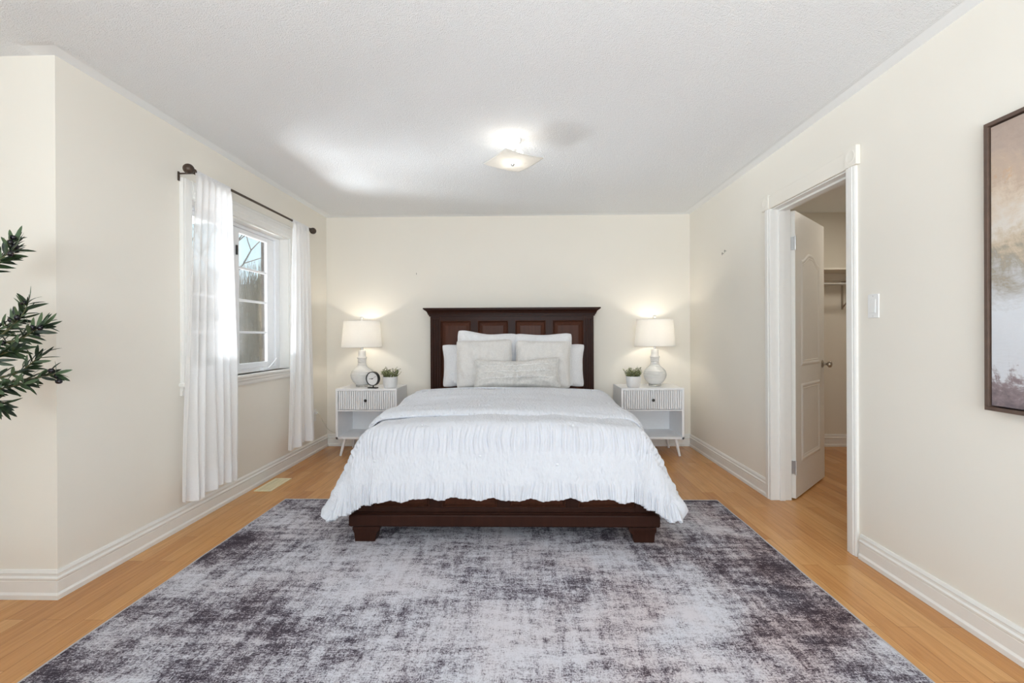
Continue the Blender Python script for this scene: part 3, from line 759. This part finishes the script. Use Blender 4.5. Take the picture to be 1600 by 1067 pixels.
# ------------------------------------------------------------------ pillows
def pillow(name, label, cat, mat, w_, h_, t_, loc, lean, yaw=0, roll=0, group=None, seed=1, pinch=.05, wr=.006, crease=0, sag=0, flange=0):
    n = 64; u = np.linspace(-1, 1, n); U, V = np.meshgrid(u, u)
    pr = (np.clip(1-np.abs(U)**3.0, 0, 1)*np.clip(1-np.abs(V)**3.0, 0, 1))**.50
    x = w_/2*U*(1-pinch*(1-V**2)); z = h_/2*V*(1-pinch*(1-U**2))
    rc = np.clip((np.abs(U)-.72)/.28, 0, 1)*np.clip((np.abs(V)-.72)/.28, 0, 1); x = x*(1-.035*rc**2); z = z*(1-.05*rc**2)   # soft corners
    z = z - sag*h_*np.exp(-(U/.45)**2)*(V > 0)*V**2
    x = x*(1+.05*(1-V)/2*(1-np.abs(V)))
    fb_ = .85 + .3*(1-V)/2                               # fuller towards the bottom
    root = thing(name, loc, label, cat, group); root.rotation_euler = (lean, roll, yaw)
    tp = []
    for sg in (-1, 1):
        wrn = fbm(U+3*sg, V, 2.2, 2.2, seed)*wr*1.6 + fbm(U, V+sg, 6, 3.5, seed+5)*wr
        cre = crease*np.exp(-((U+.03*np.sin(5*V))/.06)**2)*(1 if sg < 0 else 0)
        y = sg*(t_/2*pr*fb_) + (wrn - 0)*np.clip(pr*1.6, 0, 1)*1.0 - sg*cre*pr
        tp.append(np.stack([x, y, z+h_/2], 2))
    m_ = MB().grid(tp[0]).grid(tp[1])
    body = m_.build('cover', mat, root, True)
    bd_ = [(0, j) for j in range(n)] + [(i, n-1) for i in range(1, n)] + [(n-1, j) for j in range(n-2, -1, -1)] + [(i, 0) for i in range(n-2, 0, -1)]
    lp = [tp[0][i, j] for i, j in bd_]; MB().tube(lp+[lp[0]], .0045, 6, False).build('piping', mat, body, True)
    return root, tp[0]
SP = 'sleeping pillows against the headboard'; ES = 'large white square shams'; SQ = 'oatmeal square cushions'
pillow('pillow', 'white sleeping pillow at the window side, mostly hidden behind a big sham', 'pillow', WHITEF, .70, .43, .15, (BX-.345, 4.572, .665), -.10, 0, math.radians(-2), SP, 11, pinch=.085, wr=.006)
pillow('pillow', 'white sleeping pillow at the closet side, mostly hidden behind a big sham', 'pillow', WHITEF, .70, .43, .15, (BX+.375, 4.572, .665), -.10, 0, math.radians(2), SP, 12, pinch=.085, wr=.006)
pillow('euro_sham', 'large white square sham on the window side, its corner rising above the cushion', 'pillow', WHITEF, .600, .545, .16, (BX-.265, 4.440, .672), -.16, math.radians(2), math.radians(4), ES, 21, sag=.03, wr=.010)
pillow('euro_sham', 'large white square sham on the closet side, behind the oatmeal cushion', 'pillow', WHITEF, .575, .525, .16, (BX+.312, 4.440, .672), -.16, math.radians(-2), math.radians(-.5), ES, 22, sag=.015, wr=.009)
pillow('throw_cushion', 'oatmeal square cushion on the window side, propped on a white sham', 'cushion', BEIGEF, .530, .46, .155, (BX-.242, 4.275, .680), -.20, math.radians(3), math.radians(-1.5), SQ, 31, wr=.010)
pillow('throw_cushion', 'oatmeal square cushion on the closet side, propped on a white sham', 'cushion', BEIGEF, .520, .45, .155, (BX+.294, 4.275, .680), -.20, math.radians(-4), math.radians(1), SQ, 32, wr=.009)
lb, g0 = pillow('lumbar_cushion', 'long grey-beige lumbar cushion with white tufted stripes, front of the pillows', 'cushion', LUMB, .80, .285, .15, (BX+.06, 4.095, .690), -.30, math.radians(-1), math.radians(-1.5), None, 41, pinch=.10, wr=.014, crease=.030, sag=.06)
n = 64
for row in (20, 34, 48):
    t = MB(); rr = random.Random(row)
    for j in range(5, n-5):
        for q in range(2):
            p = g0[row, j]*(1-q*.5) + g0[row, j+1]*q*.5
            t.ball((p[0]+rr.uniform(-.002, .002), p[1]-.002, p[2]+rr.uniform(-.003, .003)), rr.uniform(.0028, .0052), 6)
    t.build('tufted_stripe', TUFT, lb, True)

# ------------------------------------------------------------------ nightstands
def nightstand(loc, label):
    root = thing('nightstand', loc, label, 'nightstand', 'white nightstands beside the bed')
    W2, Dp, z0, z1, t = .300, .395, .168, .660, .022           # half width, depth, body bottom/top
    MB().box(-W2, -W2+t, 0, Dp, z0, z1-t).box(W2-t, W2, 0, Dp, z0, z1-t).box(-W2, W2, 0, Dp, z1-t, z1).box(-W2, W2, 0, Dp, z0, z0+t).box(-W2+t, W2-t, .004, Dp-.01, .440, .452).build('carcass', WHITE, root, bevel=.002)
    MB().box(-W2+t, W2-t, Dp-.010, Dp-.002, z0+t, z1-t).build('back_panel', WHITE, root)
    d_ = MB(); x0, x1, za, zb = -W2+t+.003, W2-t-.003, .457, z1-t-.003; nfl = 26
    xs = []; 
    for i in range(nfl):
        a = x0+(x1-x0)*i/nfl; b2 = x0+(x1-x0)*(i+1)/nfl; wv = b2-a
        xs += [(a, .010), (a+.14*wv, .010), (a+.20*wv, .0035), (a+.5*wv, .001), (b2-.06*wv, .0035)]
    xs.append((x1, .010))
    P = np.array([[(x, y, za) for x, y in xs], [(x, y, zb) for x, y in xs]]); d_.grid(P)
    d_.box(x0, x1, .010, .30, za, zb); dro = d_.build('drawer', WHITE, root)
    MB().lathe([(.006, .003), (.006, -.010), (.013, -.014), (.0145, -.020), (.012, -.025), (.0001, -.026)], 20, (0, 0, (za+zb)/2), 'y').build('knob', BLACK, dro, True, auto=40)
    for sx in (-1, 1):
        for yy, dy in ((.055, -.030), (Dp-.055, .018)):
            MB().tube([(sx*(W2-.070), yy, z0), (sx*(W2-.036), yy+dy, 0)], [.018, .0105], 16).build('leg', WHITE, root, True, auto=40)
    return root
NY = 4.395
ns = nightstand((-1.525, NY, 0), 'white fluted-drawer nightstand on the window side, holding the clock')
nsr = dup(ns, (1.247, NY, 0), 'white fluted-drawer nightstand on the closet side of the bed')

# ------------------------------------------------------------------ table lamps
def lamp(loc, label, power=7):
    root = thing('table_lamp', loc, label, 'lamp', 'white ceramic table lamps')
    MB().lathe([(.060, 0), (.062, .002), (.062, .014), (.058, .017)], 40).build('acrylic_base', ACRYL, root, True, auto=40)
    pf = [(.050, .0175), (.060, .022), (.072, .034), (.090, .055), (.106, .085), (.112, .110), (.110, .132), (.100, .155), (.082, .175), (.060, .193), (.046, .210), (.040, .228), (.0385, .245)]
    body = []
    for i in range(len(pf)-1):                                     # thrown rings across the belly
        for q in range(6):
            t = q/6; r = pf[i][0]*(1-t)+pf[i+1][0]*t; z = pf[i][1]*(1-t)+pf[i+1][1]*t
            body.append((r + .0022*math.sin(z*2*PI/.0135), z))
    body += [(.038, .247), (.042, .250), (.042, .258), (.038, .261), (.042, .264), (.042, .272), (.038, .276), (.044, .281), (.047, .292), (.043, .300), (.037, .305), (.036, .330), (.035, .362), (.031, .368), (.012, .370)]
    MB().lathe(body, 48).build('ceramic_body', CERAM, root, True, auto=60)
    MB().lathe([(.011, .370), (.011, .392), (.017, .394), (.017, .402), (.008, .404), (.008, .425)], 20).build('neck', STEEL, root, True, auto=40)
    z0, z1, r0, r1 = .402, .662, .199, .177
    sh = MB().lathe([(r0, z0), (r1, z1), (r1-.002, z1), (r0-.002, z0), (r0, z0)], 64, cap=False).build('lamp_shade', SHADE, root, True, auto=40)
    for r, z in ((r0-.001, z0), (r1-.001, z1)):
        MB().tube([(r*math.cos(a), r*math.sin(a), z) for a in np.linspace(0, 2*PI, 49)], .0028, 6, False).build('shade_rim', TUFT, sh, True)
    rm = MB()
    for a in range(3): rm.tube([(0, 0, z1-.012), ((r1-.003)*math.cos(a*2*PI/3), (r1-.003)*math.sin(a*2*PI/3), z1-.004)], .0018, 5)
    rm.build('shade_spider', STEEL, sh, True)
    MB().tube([(.055, 0, .410), (.058, 0, .52), (.040, 0, .640), (0, 0, .655)], .002, 5).tube([(-.055, 0, .410), (-.058, 0, .52), (-.040, 0, .640), (0, 0, .655)], .002, 5).build('harp', STEEL, root, True)
    MB().lathe([(.006, .650), (.006, .668), (.012, .671), (.012, .676), (.006, .679)] + [(.016*math.sin(a), .694-.016*math.cos(a)) for a in np.linspace(.4, PI-.01, 10)], 20).build('finial', CERAM, root, True, auto=40)
    MB().ball((0, 0, .500), .030, 16, (1, 1, 1.25)).lathe([(.014, .425), (.014, .47)], 12).build('bulb', BULB, root, True)
    l = bpy.data.lights.new('lamp_light', 'POINT'); l.energy = power; l.color = (1, .90, .76); l.shadow_soft_size = .035
    lo_ = bpy.data.objects.new('lamp_light', l); COL.objects.link(lo_); lo_.parent = root; lo_.location = (0, 0, .545)
    return root
lamp((-1.637, 4.605, .6605), 'white ringed ceramic lamp with drum shade, behind the round black clock', 2.6)
lamp((1.328, 4.605, .6605), 'white ringed ceramic lamp with drum shade, on the closet-side nightstand', 2.8)

# ------------------------------------------------------------------ potted plants
def potted(loc, label, seed):
    root = thing('potted_plant', loc, label, 'plant', 'small potted plants on the nightstands'); rr = random.Random(seed)
    MB().lathe([(.052, 0), (.058, .004), (.066, .020), (.070, .050), (.072, .105), (.072, .110), (.067, .110), (.066, .095), (.0001, .094)], 40).build('pot', POTW, root, True, auto=40)
    MB().lathe([(.0659, .0945), (.0001, .097)], 24, cap=False).build('soil', SOIL, root)
    fo_ = MB(); stm = MB()
    for i in range(70):
        a = rr.uniform(0, 2*PI); rad = .060*math.sqrt(rr.random()); b0 = Vector((rad*math.cos(a), rad*math.sin(a), .096))
        tip = b0 + Vector((math.cos(a)*rr.uniform(.0, .050), math.sin(a)*rr.uniform(.0, .050), rr.uniform(.035, .105)*(1.15-rad*6)))
        stm.tube([b0, tip], [.0015, .001], 4)
        for q in range(6):
            p = b0.lerp(tip, .35+.65*q/5); aa = rr.uniform(0, 2*PI); el = rr.uniform(-.2, .9); ln = rr.uniform(.012, .021)
            dv = Vector((math.cos(aa)*math.cos(el), math.sin(aa)*math.cos(el), math.sin(el))); sd = dv.orthogonal().normalized()*ln*.30
            fo_.add([p, p+dv*ln*.5+sd, p+dv*ln, p+dv*ln*.5-sd, p+dv*ln*.5+dv.cross(sd)*.35], [(0, 1, 4), (1, 2, 4), (2, 3, 4), (3, 0, 4)])
    stm.build('stems', STEMG, root, True); fo_.build('foliage', SUCC, root)
    return root
potted((-1.312, 4.475, .6605), 'small bushy plant in a white pot beside the clock', 3)
potted((1.078, 4.455, .6605), 'small bushy plant in a white pot beside the closet-side lamp', 8)

# ------------------------------------------------------------------ clock
ck = thing('alarm_clock', (-1.468, 4.430, .6605), 'round black-rimmed desk clock on a flat black stand', 'clock', rotz=math.radians(-16))
MB().box(-.048, .048, -.022, .022, 0, .010).build('stand', BLACK, ck, bevel=.003)
MB().tube([(0, .004, .010), (0, .004, .028)], .006, 10).build('stem', BLACK, ck, True)
cz = .094; R_ = .069
MB().lathe([(R_-.007, -.016), (R_-.001, -.020), (R_, -.012), (R_, .020), (R_-.005, .024), (.0001, .024)], 48, (0, 0, cz), 'y', cap=False).lathe([(R_-.007, -.016), (R_-.0075, -.008)], 48, (0, 0, cz), 'y', cap=False).build('rim', BLACK, ck, True, auto=40)
dl = MB().lathe([(R_-.006, -.010), (.0001, -.010)], 48, (0, 0, cz), 'y', cap=False).build('dial', CLOCKF, ck)
for i in range(12):
    M = Matrix.Translation((0, 0, cz)) @ Matrix.Rotation(i*PI/6, 4, 'Y')
    MB().box(-.0008, .0008, -.0112, -.0102, .050, .057 if i % 3 else .059, M).build('hour_mark', STEEL, dl)
def hand(name, ang, ln, w_, back, y, mat):
    M = Matrix.Translation((0, 0, cz)) @ Matrix.Rotation(math.radians(ang), 4, 'Y')
    MB().box(-w_, w_, y-.001, y, -back, ln, M).build(name, mat, dl)
hand('hour_hand', -94, .036, .0024, .010, -.0115, BLACK); hand('minute_hand', 58, .050, .0009, .010, -.013, BLACK)
MB().lathe([(.005, -.0105), (.005, -.0145), (.0001, -.0147)], 16, (0, 0, cz), 'y').build('hub', BLACK, dl, True, auto=40)

# ------------------------------------------------------------------ ceiling light
cl = thing('ceiling_light', (-.060, 2.955, CZ), 'square frosted glass semi-flush ceiling light above the bed', 'ceiling light')
MB().lathe([(.058, 0), (.058, -.012), (.052, -.020), (.030, -.026), (.0001, -.027)], 40).build('canopy', WHITE, cl, True, auto=40)
MB().tube([(0, 0, -.024), (0, 0, -.166)], .0055, 10).build('stem', WHITE, cl, True)
MB().lathe([(.016, -.040), (.016, -.070)], 16, (-.045, 0, 0)).lathe([(.016, -.040), (.016, -.070)], 16, (.045, 0, 0)).tube([(-.045, 0, -.045), (.045, 0, -.045)], .007, 8).build('sockets', WHITE, cl, True, auto=40)
CBULB = glow('soft_ceiling_bulb', (1, .92, .80), 1.6)
for sx in (-1, 1): MB().ball((sx*.045, 0, -.090), .024, 14).build('bulb', CBULB, cl, True)
n = 31; P = np.zeros((n, n, 3)); hs_ = .142
for i in range(n):
    for j in range(n):
        u = -1+2*j/(n-1); v = -1+2*i/(n-1); q = .5*(u*u+v*v)
        ca, sa = math.cos(math.radians(34)), math.sin(math.radians(34)); x, y = hs_*u, hs_*v
        P[i, j] = (x*ca-y*sa, x*sa+y*ca, -.150 + .013*(q**1.2) - .0)
gs = MB().grid(P).build('glass_shade', FROST, cl, True); sm = gs.modifiers.new('thick', 'SOLIDIFY'); sm.thickness = .005
MB().lathe([(.006, -.150), (.013, -.156), (.013, -.160), (.009, -.168), (.0001, -.171)], 16).build('finial', STEEL, cl, True, auto=40)
l = bpy.data.lights.new('ceiling_lamp_light', 'POINT'); l.energy = .9; l.color = (1, .90, .78); l.shadow_soft_size = .05
lo_ = bpy.data.objects.new('ceiling_lamp_light', l); COL.objects.link(lo_); lo_.parent = cl; lo_.location = (0, 0, -.100)

# ------------------------------------------------------------------ painting on the right wall
def paint_mat():
    g = N('abstract_canvas_paint'); v = g.coord('Object'); sp = g.n('ShaderNodeSeparateXYZ'); g.l(v, sp.inputs[0])
    nA = g.noise(g.coord('Object', (1, 1.3, 1)), 4.6, 10, .72, 1.0); nB = g.noise(g.coord('Object', (1, 1.5, 6)), 7.0, 8, .78, .5)
    warp = g.math('ADD', g.math('MULTIPLY', g.math('SUBTRACT', nA, .5), .50), g.math('MULTIPLY', g.math('SUBTRACT', nB, .5), .20))
    h = g.math('ADD', g.math('DIVIDE', sp.outputs[2], 1.06), warp, True)
    c = g.ramp(h, [(.0, lin((110, 98, 102))), (.07, lin((142, 128, 130))), (.11, lin((205, 207, 212))), (.34, lin((212, 215, 220))), (.43, lin((190, 190, 190))),
                   (.50, lin((160, 152, 138))), (.56, lin((196, 180, 158))), (.64, lin((212, 205, 196))), (.74, lin((206, 190, 172))), (.80, lin((190, 170, 152))), (.9, lin((178, 160, 148))), (1, lin((170, 152, 140)))])
    oc = g.ramp(g.noise(g.coord('Object', (1, 2.2, 1.2)), 3.2, 5, .7, 1.2), [(.56, (0, 0, 0)), (.68, (1, 1, 1))])
    lim = g.math('MULTIPLY', g.ramp(g.math('DIVIDE', sp.outputs[2], 1.06), [(.50, (0, 0, 0)), (.62, (1, 1, 1)), (.80, (1, 1, 1)), (.88, (0, 0, 0))]), .8)
    c = g.mix(g.math('MULTIPLY', oc, lim), c, lin((196, 150, 104)))
    g.set(c, .7); g.bump(g.noise(g.coord('Object', (1, 1, 4)), 30, 4), .3, .003); return g.m
pt = thing('framed_painting', (XR, 1.735, .886), 'tall framed abstract painting in beige, white and grey on the right wall', 'painting')
PW, PH = .78, 1.062
fm = MB().box(-.040, -.002, -PW, 0, 0, .014).box(-.040, -.002, -PW, 0, PH-.014, PH).box(-.040, -.002, -PW, -PW+.014, .014, PH-.014).box(-.040, -.002, -.014, 0, .014, PH-.014)
fm.build('frame', plain('dark_walnut_frame', lin((92, 74, 64)), .5, var=.12), pt, bevel=.001)
MB().box(-.033, -.006, -PW+.019, -.019, .019, PH-.019).build('canvas', paint_mat(), pt, bevel=.002)
MB().box(-.006, -.0025, -PW+.014, -.014, .014, PH-.014).build('backing', BLACK, pt)

# ------------------------------------------------------------------ small wall and floor fittings
sw = thing('light_switch', (XR, 2.318, 1.310), 'white rocker light switch on the right wall beside the doorway', 'switch')
MB().box(-.006, 0, -.036, .036, -.060, .060).build('plate', PLATE, sw, bevel=.003)
MB().box(-.0085, -.006, -.0175, .0175, -.0345, .0345).build('rocker', PLATE, sw, bevel=.001, rot=(0, .03, 0))
MB().lathe([(.003, -.0065), (.0001, -.007)], 10, (0, 0, .050), 'x').build('screw', STEEL, sw)
MB().lathe([(.003, -.0065), (.0001, -.007)], 10, (0, 0, -.050), 'x').build('screw', STEEL, sw)
ol = thing('wall_outlet', (XL, 4.525, .377), 'white wall outlet with a plug, low on the left wall behind the far curtain', 'outlet')
MB().box(0, .006, -.036, .036, -.060, .060).build('plate', PLATE, ol, bevel=.003)
for z in (-.024, .024): MB().box(.006, .008, -.017, .017, z-.015, z+.015).build('socket', PLATE, ol, bevel=.003)
MB().box(.008, .034, -.012, .012, .012, .036).build('plug', PLATE, ol, bevel=.004)
cdp = [(XL+.034, 4.525, .401), (XL+.050, 4.545, .385), (XL+.060, 4.60, .30), (XL+.085, 4.68, .20), (XL+.16, 4.76, .145), (XL+.25, 4.790, .142), (-1.70, 4.800, .20), (-1.62, 4.800, .34)]
cv = []
for i in range(len(cdp)-1):
    a = Vector(cdp[max(i-1, 0)]); b2 = Vector(cdp[i]); c2 = Vector(cdp[i+1]); d2 = Vector(cdp[min(i+2, len(cdp)-1)])
    for q in range(6):
        t = q/6; cv.append(.5*((2*b2)+(c2-a)*t+(2*a-5*b2+4*c2-d2)*t*t+(3*b2-a-3*c2+d2)*t**3))
tag(MB().tube(cv, .0028, 6).build('power_cord', CORDW, smooth=True), 'thin pale lamp cord drooping from the outlet to the nightstand', 'cord')
vt = thing('floor_vent', (-1.972, 3.552, 0), 'cream metal floor vent register beside the left baseboard', 'vent')
MB().box(-.068, .068, -.155, -.135, .0005, .006).box(-.068, .068, .135, .155, .0005, .006).box(-.068, -.048, -.135, .135, .0005, .006).box(.048, .068, -.135, .135, .0005, .006).build('frame', VENTM, vt, bevel=.002)
MB().box(-.048, .048, -.135, .135, .0005, .0015).build('damper', VENTD, vt)
t = MB()
for i in range(16): t.box(-.048, .048, -.130+i*.0168, -.130+i*.0168+.009, .002, .0045)
for x in (-.016, .016): t.box(x-.002, x+.002, -.135, .135, .002, .0048)
t.build('slats', VENTM, vt)
def nail(loc, axis, label):
    r_ = thing('wall_nail', loc, label, 'nail')
    if axis == 'y': MB().tube([(0, 0, 0), (0, -.012, .003)], .0016, 6).tube([(0, -.012, -.008), (0, -.013, .010)], .0016, 6).build('hook', BLACK, r_, True)
    else: MB().tube([(0, 0, 0), (-.014, 0, .003)], .0016, 6).tube([(-.014, 0, .010), (-.015, 0, -.006), (-.012, 0, -.012)], .0016, 6).build('hook', BLACK, r_, True)
nail((-1.126, YB, 1.831), 'y', 'tiny picture hook left on the bare back wall above the window-side nightstand')
nail((XR, 4.02, 1.878), 'x', 'tiny picture hook on the right wall, farther from the doorway of the pair')
nail((XR, 3.97, 1.892), 'x', 'tiny picture hook on the right wall, nearer the doorway of the pair')

# ------------------------------------------------------------------ closet fittings
cs = thing('closet_shelf', (2.70, YC1, 1.80), 'white shelf on the far wall inside the closet', 'shelf')
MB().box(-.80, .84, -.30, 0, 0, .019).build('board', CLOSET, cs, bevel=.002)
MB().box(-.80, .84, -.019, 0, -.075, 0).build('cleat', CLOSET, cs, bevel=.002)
cb = thing('closet_rod', (3.33, YC1, 1.665), 'metal hanging rod with bracket under the closet shelf', 'closet rod')
MB().tube([(-1.40, -.27, 0), (.21, -.27, 0)], .014, 14).build('rod', STEEL, cb, True, auto=40)
MB().box(-.008, .008, -.010, -.0015, -.24, .052).tube([(0, -.010, -.22), (0, -.25, -.02)], .007, 8).tube([(0, -.010, .045), (0, -.28, .045)], .006, 8).tube([(0, -.28, .045), (0, -.292, 0), (0, -.27, -.020), (0, -.246, -.01)], .007, 8).build('bracket', NICKEL, cb, True, auto=40)

# ------------------------------------------------------------------ olive tree in the alcove
def unproj(u, v, y):
    d_ = R3.T @ np.array([(u-801.9)/711, 1, -(v-524.8)/711]); t_ = y/d_[1]
    return Vector((d_[0]*t_, y, EYE + d_[2]*t_))
TX, TY = -2.52, 1.62
ot = thing('olive_tree', (TX, TY, 0), 'tall potted olive tree with dark fruit, reaching in from the left edge', 'plant')
O = Vector((TX, TY, 0))
MB().lathe([(.12, 0), (.13, .01), (.165, .28), (.17, .30), (.155, .30), (.15, .26), (.0001, .26)], 40).build('pot', POTW, ot, True, auto=40)
MB().lathe([(.150, .261), (.0001, .268)], 24, cap=False).build('soil', SOIL, ot)
br = MB(); lf = MB(); rr = random.Random(77)
def leaf(p, d_, ln, w_):
    d_ = d_.normalized(); sd = d_.cross(Vector((rr.uniform(-.7, .7), rr.uniform(-1.6, -.2), rr.uniform(.1, 1.0)))).normalized(); up = sd.cross(d_).normalized()
    bend = rr.uniform(-.22, .20); pts = []
    for t_, wd in ((0, .08), (.14, .66), (.38, 1.0), (.66, .90), (.88, .50), (1, .03)):
        c_ = p + d_*(ln*t_) + up*(bend*ln*4*t_*t_*.5); pts.append((c_, wd*w_/2))
    vs = []; fs = []
    for c_, wd in pts: vs += [c_+sd*wd+up*wd*.25, c_, c_-sd*wd+up*wd*.25]
    for i in range(5): fs += [(3*i, 3*i+3, 3*i+4, 3*i+1), (3*i+1, 3*i+4, 3*i+5, 3*i+2)]
    lf.add(vs, fs)
def branch(pts, r0, r1, dens=26, leaf_from=.15, fruit=.10, l0=.046, l1=.070):
    pts = [Vector(p)-O for p in pts]; cv_ = []
    for i in range(len(pts)-1):
        a = pts[max(i-1, 0)]; b2 = pts[i]; c2 = pts[i+1]; d2 = pts[min(i+2, len(pts)-1)]
        for q in range(6):
            t = q/6; cv_.append(.5*((2*b2)+(c2-a)*t+(2*a-5*b2+4*c2-d2)*t*t+(3*b2-a-3*c2+d2)*t**3))
    cv_.append(pts[-1]); m_ = len(cv_)
    br.tube(cv_, [r0+(r1-r0)*i/(m_-1) for i in range(m_)], 6)
    ln_ = sum((cv_[i+1]-cv_[i]).length for i in range(m_-1)); k_ = max(3, int(ln_*dens*.74))
    for q in range(k_+1):
        f_ = leaf_from+(1-leaf_from)*q/k_; i = min(m_-2, int(f_*(m_-1))); p = cv_[i].lerp(cv_[i+1], f_*(m_-1)-i); d_ = (cv_[i+1]-cv_[i]).normalized()
        for s_ in (0, 1):
            ax = d_.orthogonal().normalized(); ax.rotate(Matrix.Rotation(q*1.3 + s_*PI + rr.uniform(-.4, .4), 3, d_))
            leaf(p, d_*rr.uniform(.55, 1.0)+ax*rr.uniform(.5, .9), rr.uniform(l0, l1), rr.uniform(.0105, .0155))
        if rr.random() < fruit:
            ax = d_.orthogonal().normalized(); ax.rotate(Matrix.Rotation(rr.uniform(0, 6.28), 3, d_))
            MB().ball(p+ax*.016+Vector((0, 0, -.006)), .0095, 10, (1, 1, 1.15)).build('olive', OLIVE, ot, True)
    leaf(cv_[-1], cv_[-1]-cv_[-2], l1, .014)
    return cv_
trunk = [(TX, TY, .26), (TX+.02, TY, .6), (TX-.02, TY+.02, .95), (TX+.01, TY, 1.25)]
branch(trunk, .020, .012, 0, .99, 0)
hub = Vector((TX+.01, TY, 1.2)); low = Vector((TX, TY, .92))
def U_(u, v, y): return unproj(u, v, y)
# branches seen in the photograph, each with its own depth
branch([hub, U_(-60, 432, 1.68), U_(-15, 412, 1.70), U_(8, 398, 1.71), U_(22, 378, 1.72)], .006, .0014, 34, .45)
branch([hub, U_(-70, 450, 1.60), U_(-20, 420, 1.62), U_(18, 392, 1.64)], .006, .0014, 30, .5)
branch([low, U_(-70, 545, 1.66), U_(-10, 530, 1.70), U_(20, 508, 1.72), U_(36, 490, 1.73), U_(44, 474, 1.74)], .007, .0014, 34, .35)
branch([low, U_(-70, 555, 1.62), U_(-10, 540, 1.64), U_(30, 530, 1.66), U_(52, 517, 1.67), U_(66, 509, 1.68)], .007, .0014, 34, .35)
branch([low, U_(-60, 600, 1.68), U_(-10, 592, 1.70), U_(28, 582, 1.71), U_(46, 570, 1.72), U_(60, 558, 1.73)], .007, .0014, 26, .4, .06)
branch([low, U_(-60, 610, 1.72), U_(-10, 604, 1.74), U_(30, 594, 1.75), U_(60, 590, 1.75), U_(86, 584, 1.75)], .007, .0014, 30, .35, .10)
branch([low, U_(-60, 620, 1.63), U_(-20, 612, 1.64), U_(6, 606, 1.65), U_(36, 600, 1.66)], .006, .0014, 28, .4, .05)
branch([low, U_(-40, 575, 1.56), U_(-5, 556, 1.57), U_(22, 548, 1.58)], .006, .0014, 30, .4, .05)
branch([low, U_(-40, 530, 1.78), U_(-5, 516, 1.80), U_(24, 500, 1.80)], .006, .0014, 30, .4, .05)
branch([low, U_(-40, 640, 1.66), U_(-14, 628, 1.67), U_(0, 634, 1.68)], .005, .0014, 22, .5, .0)
for q in ((57, 525, 1.68), (92, 596, 1.74), (80, 579, 1.74), (20, 371, 1.71), (24, 385, 1.71), (37, 473, 1.73)):
    MB().ball(U_(*q)-O, .0105, 12, (1.2, 1, .9)).build('olive', OLIVE, ot, True)
for i in range(16):                                        # the rest of the crown, outside the frame
    a = rr.uniform(.9, 5.4); el = rr.uniform(.15, 1.1); ln = rr.uniform(.35, .6); s0 = hub if i % 2 else low
    e = s0 + Vector((math.cos(a)*math.cos(el)*.55, math.sin(a)*math.cos(el)*.28, math.sin(el)))*ln
    branch([s0, (s0+e)/2+Vector((0, 0, .04)), e], .006, .0015, 22, .3, .08)
br.build('branches', STEMG, ot, True); lf.build('leaves', OLIVEL, ot, True)
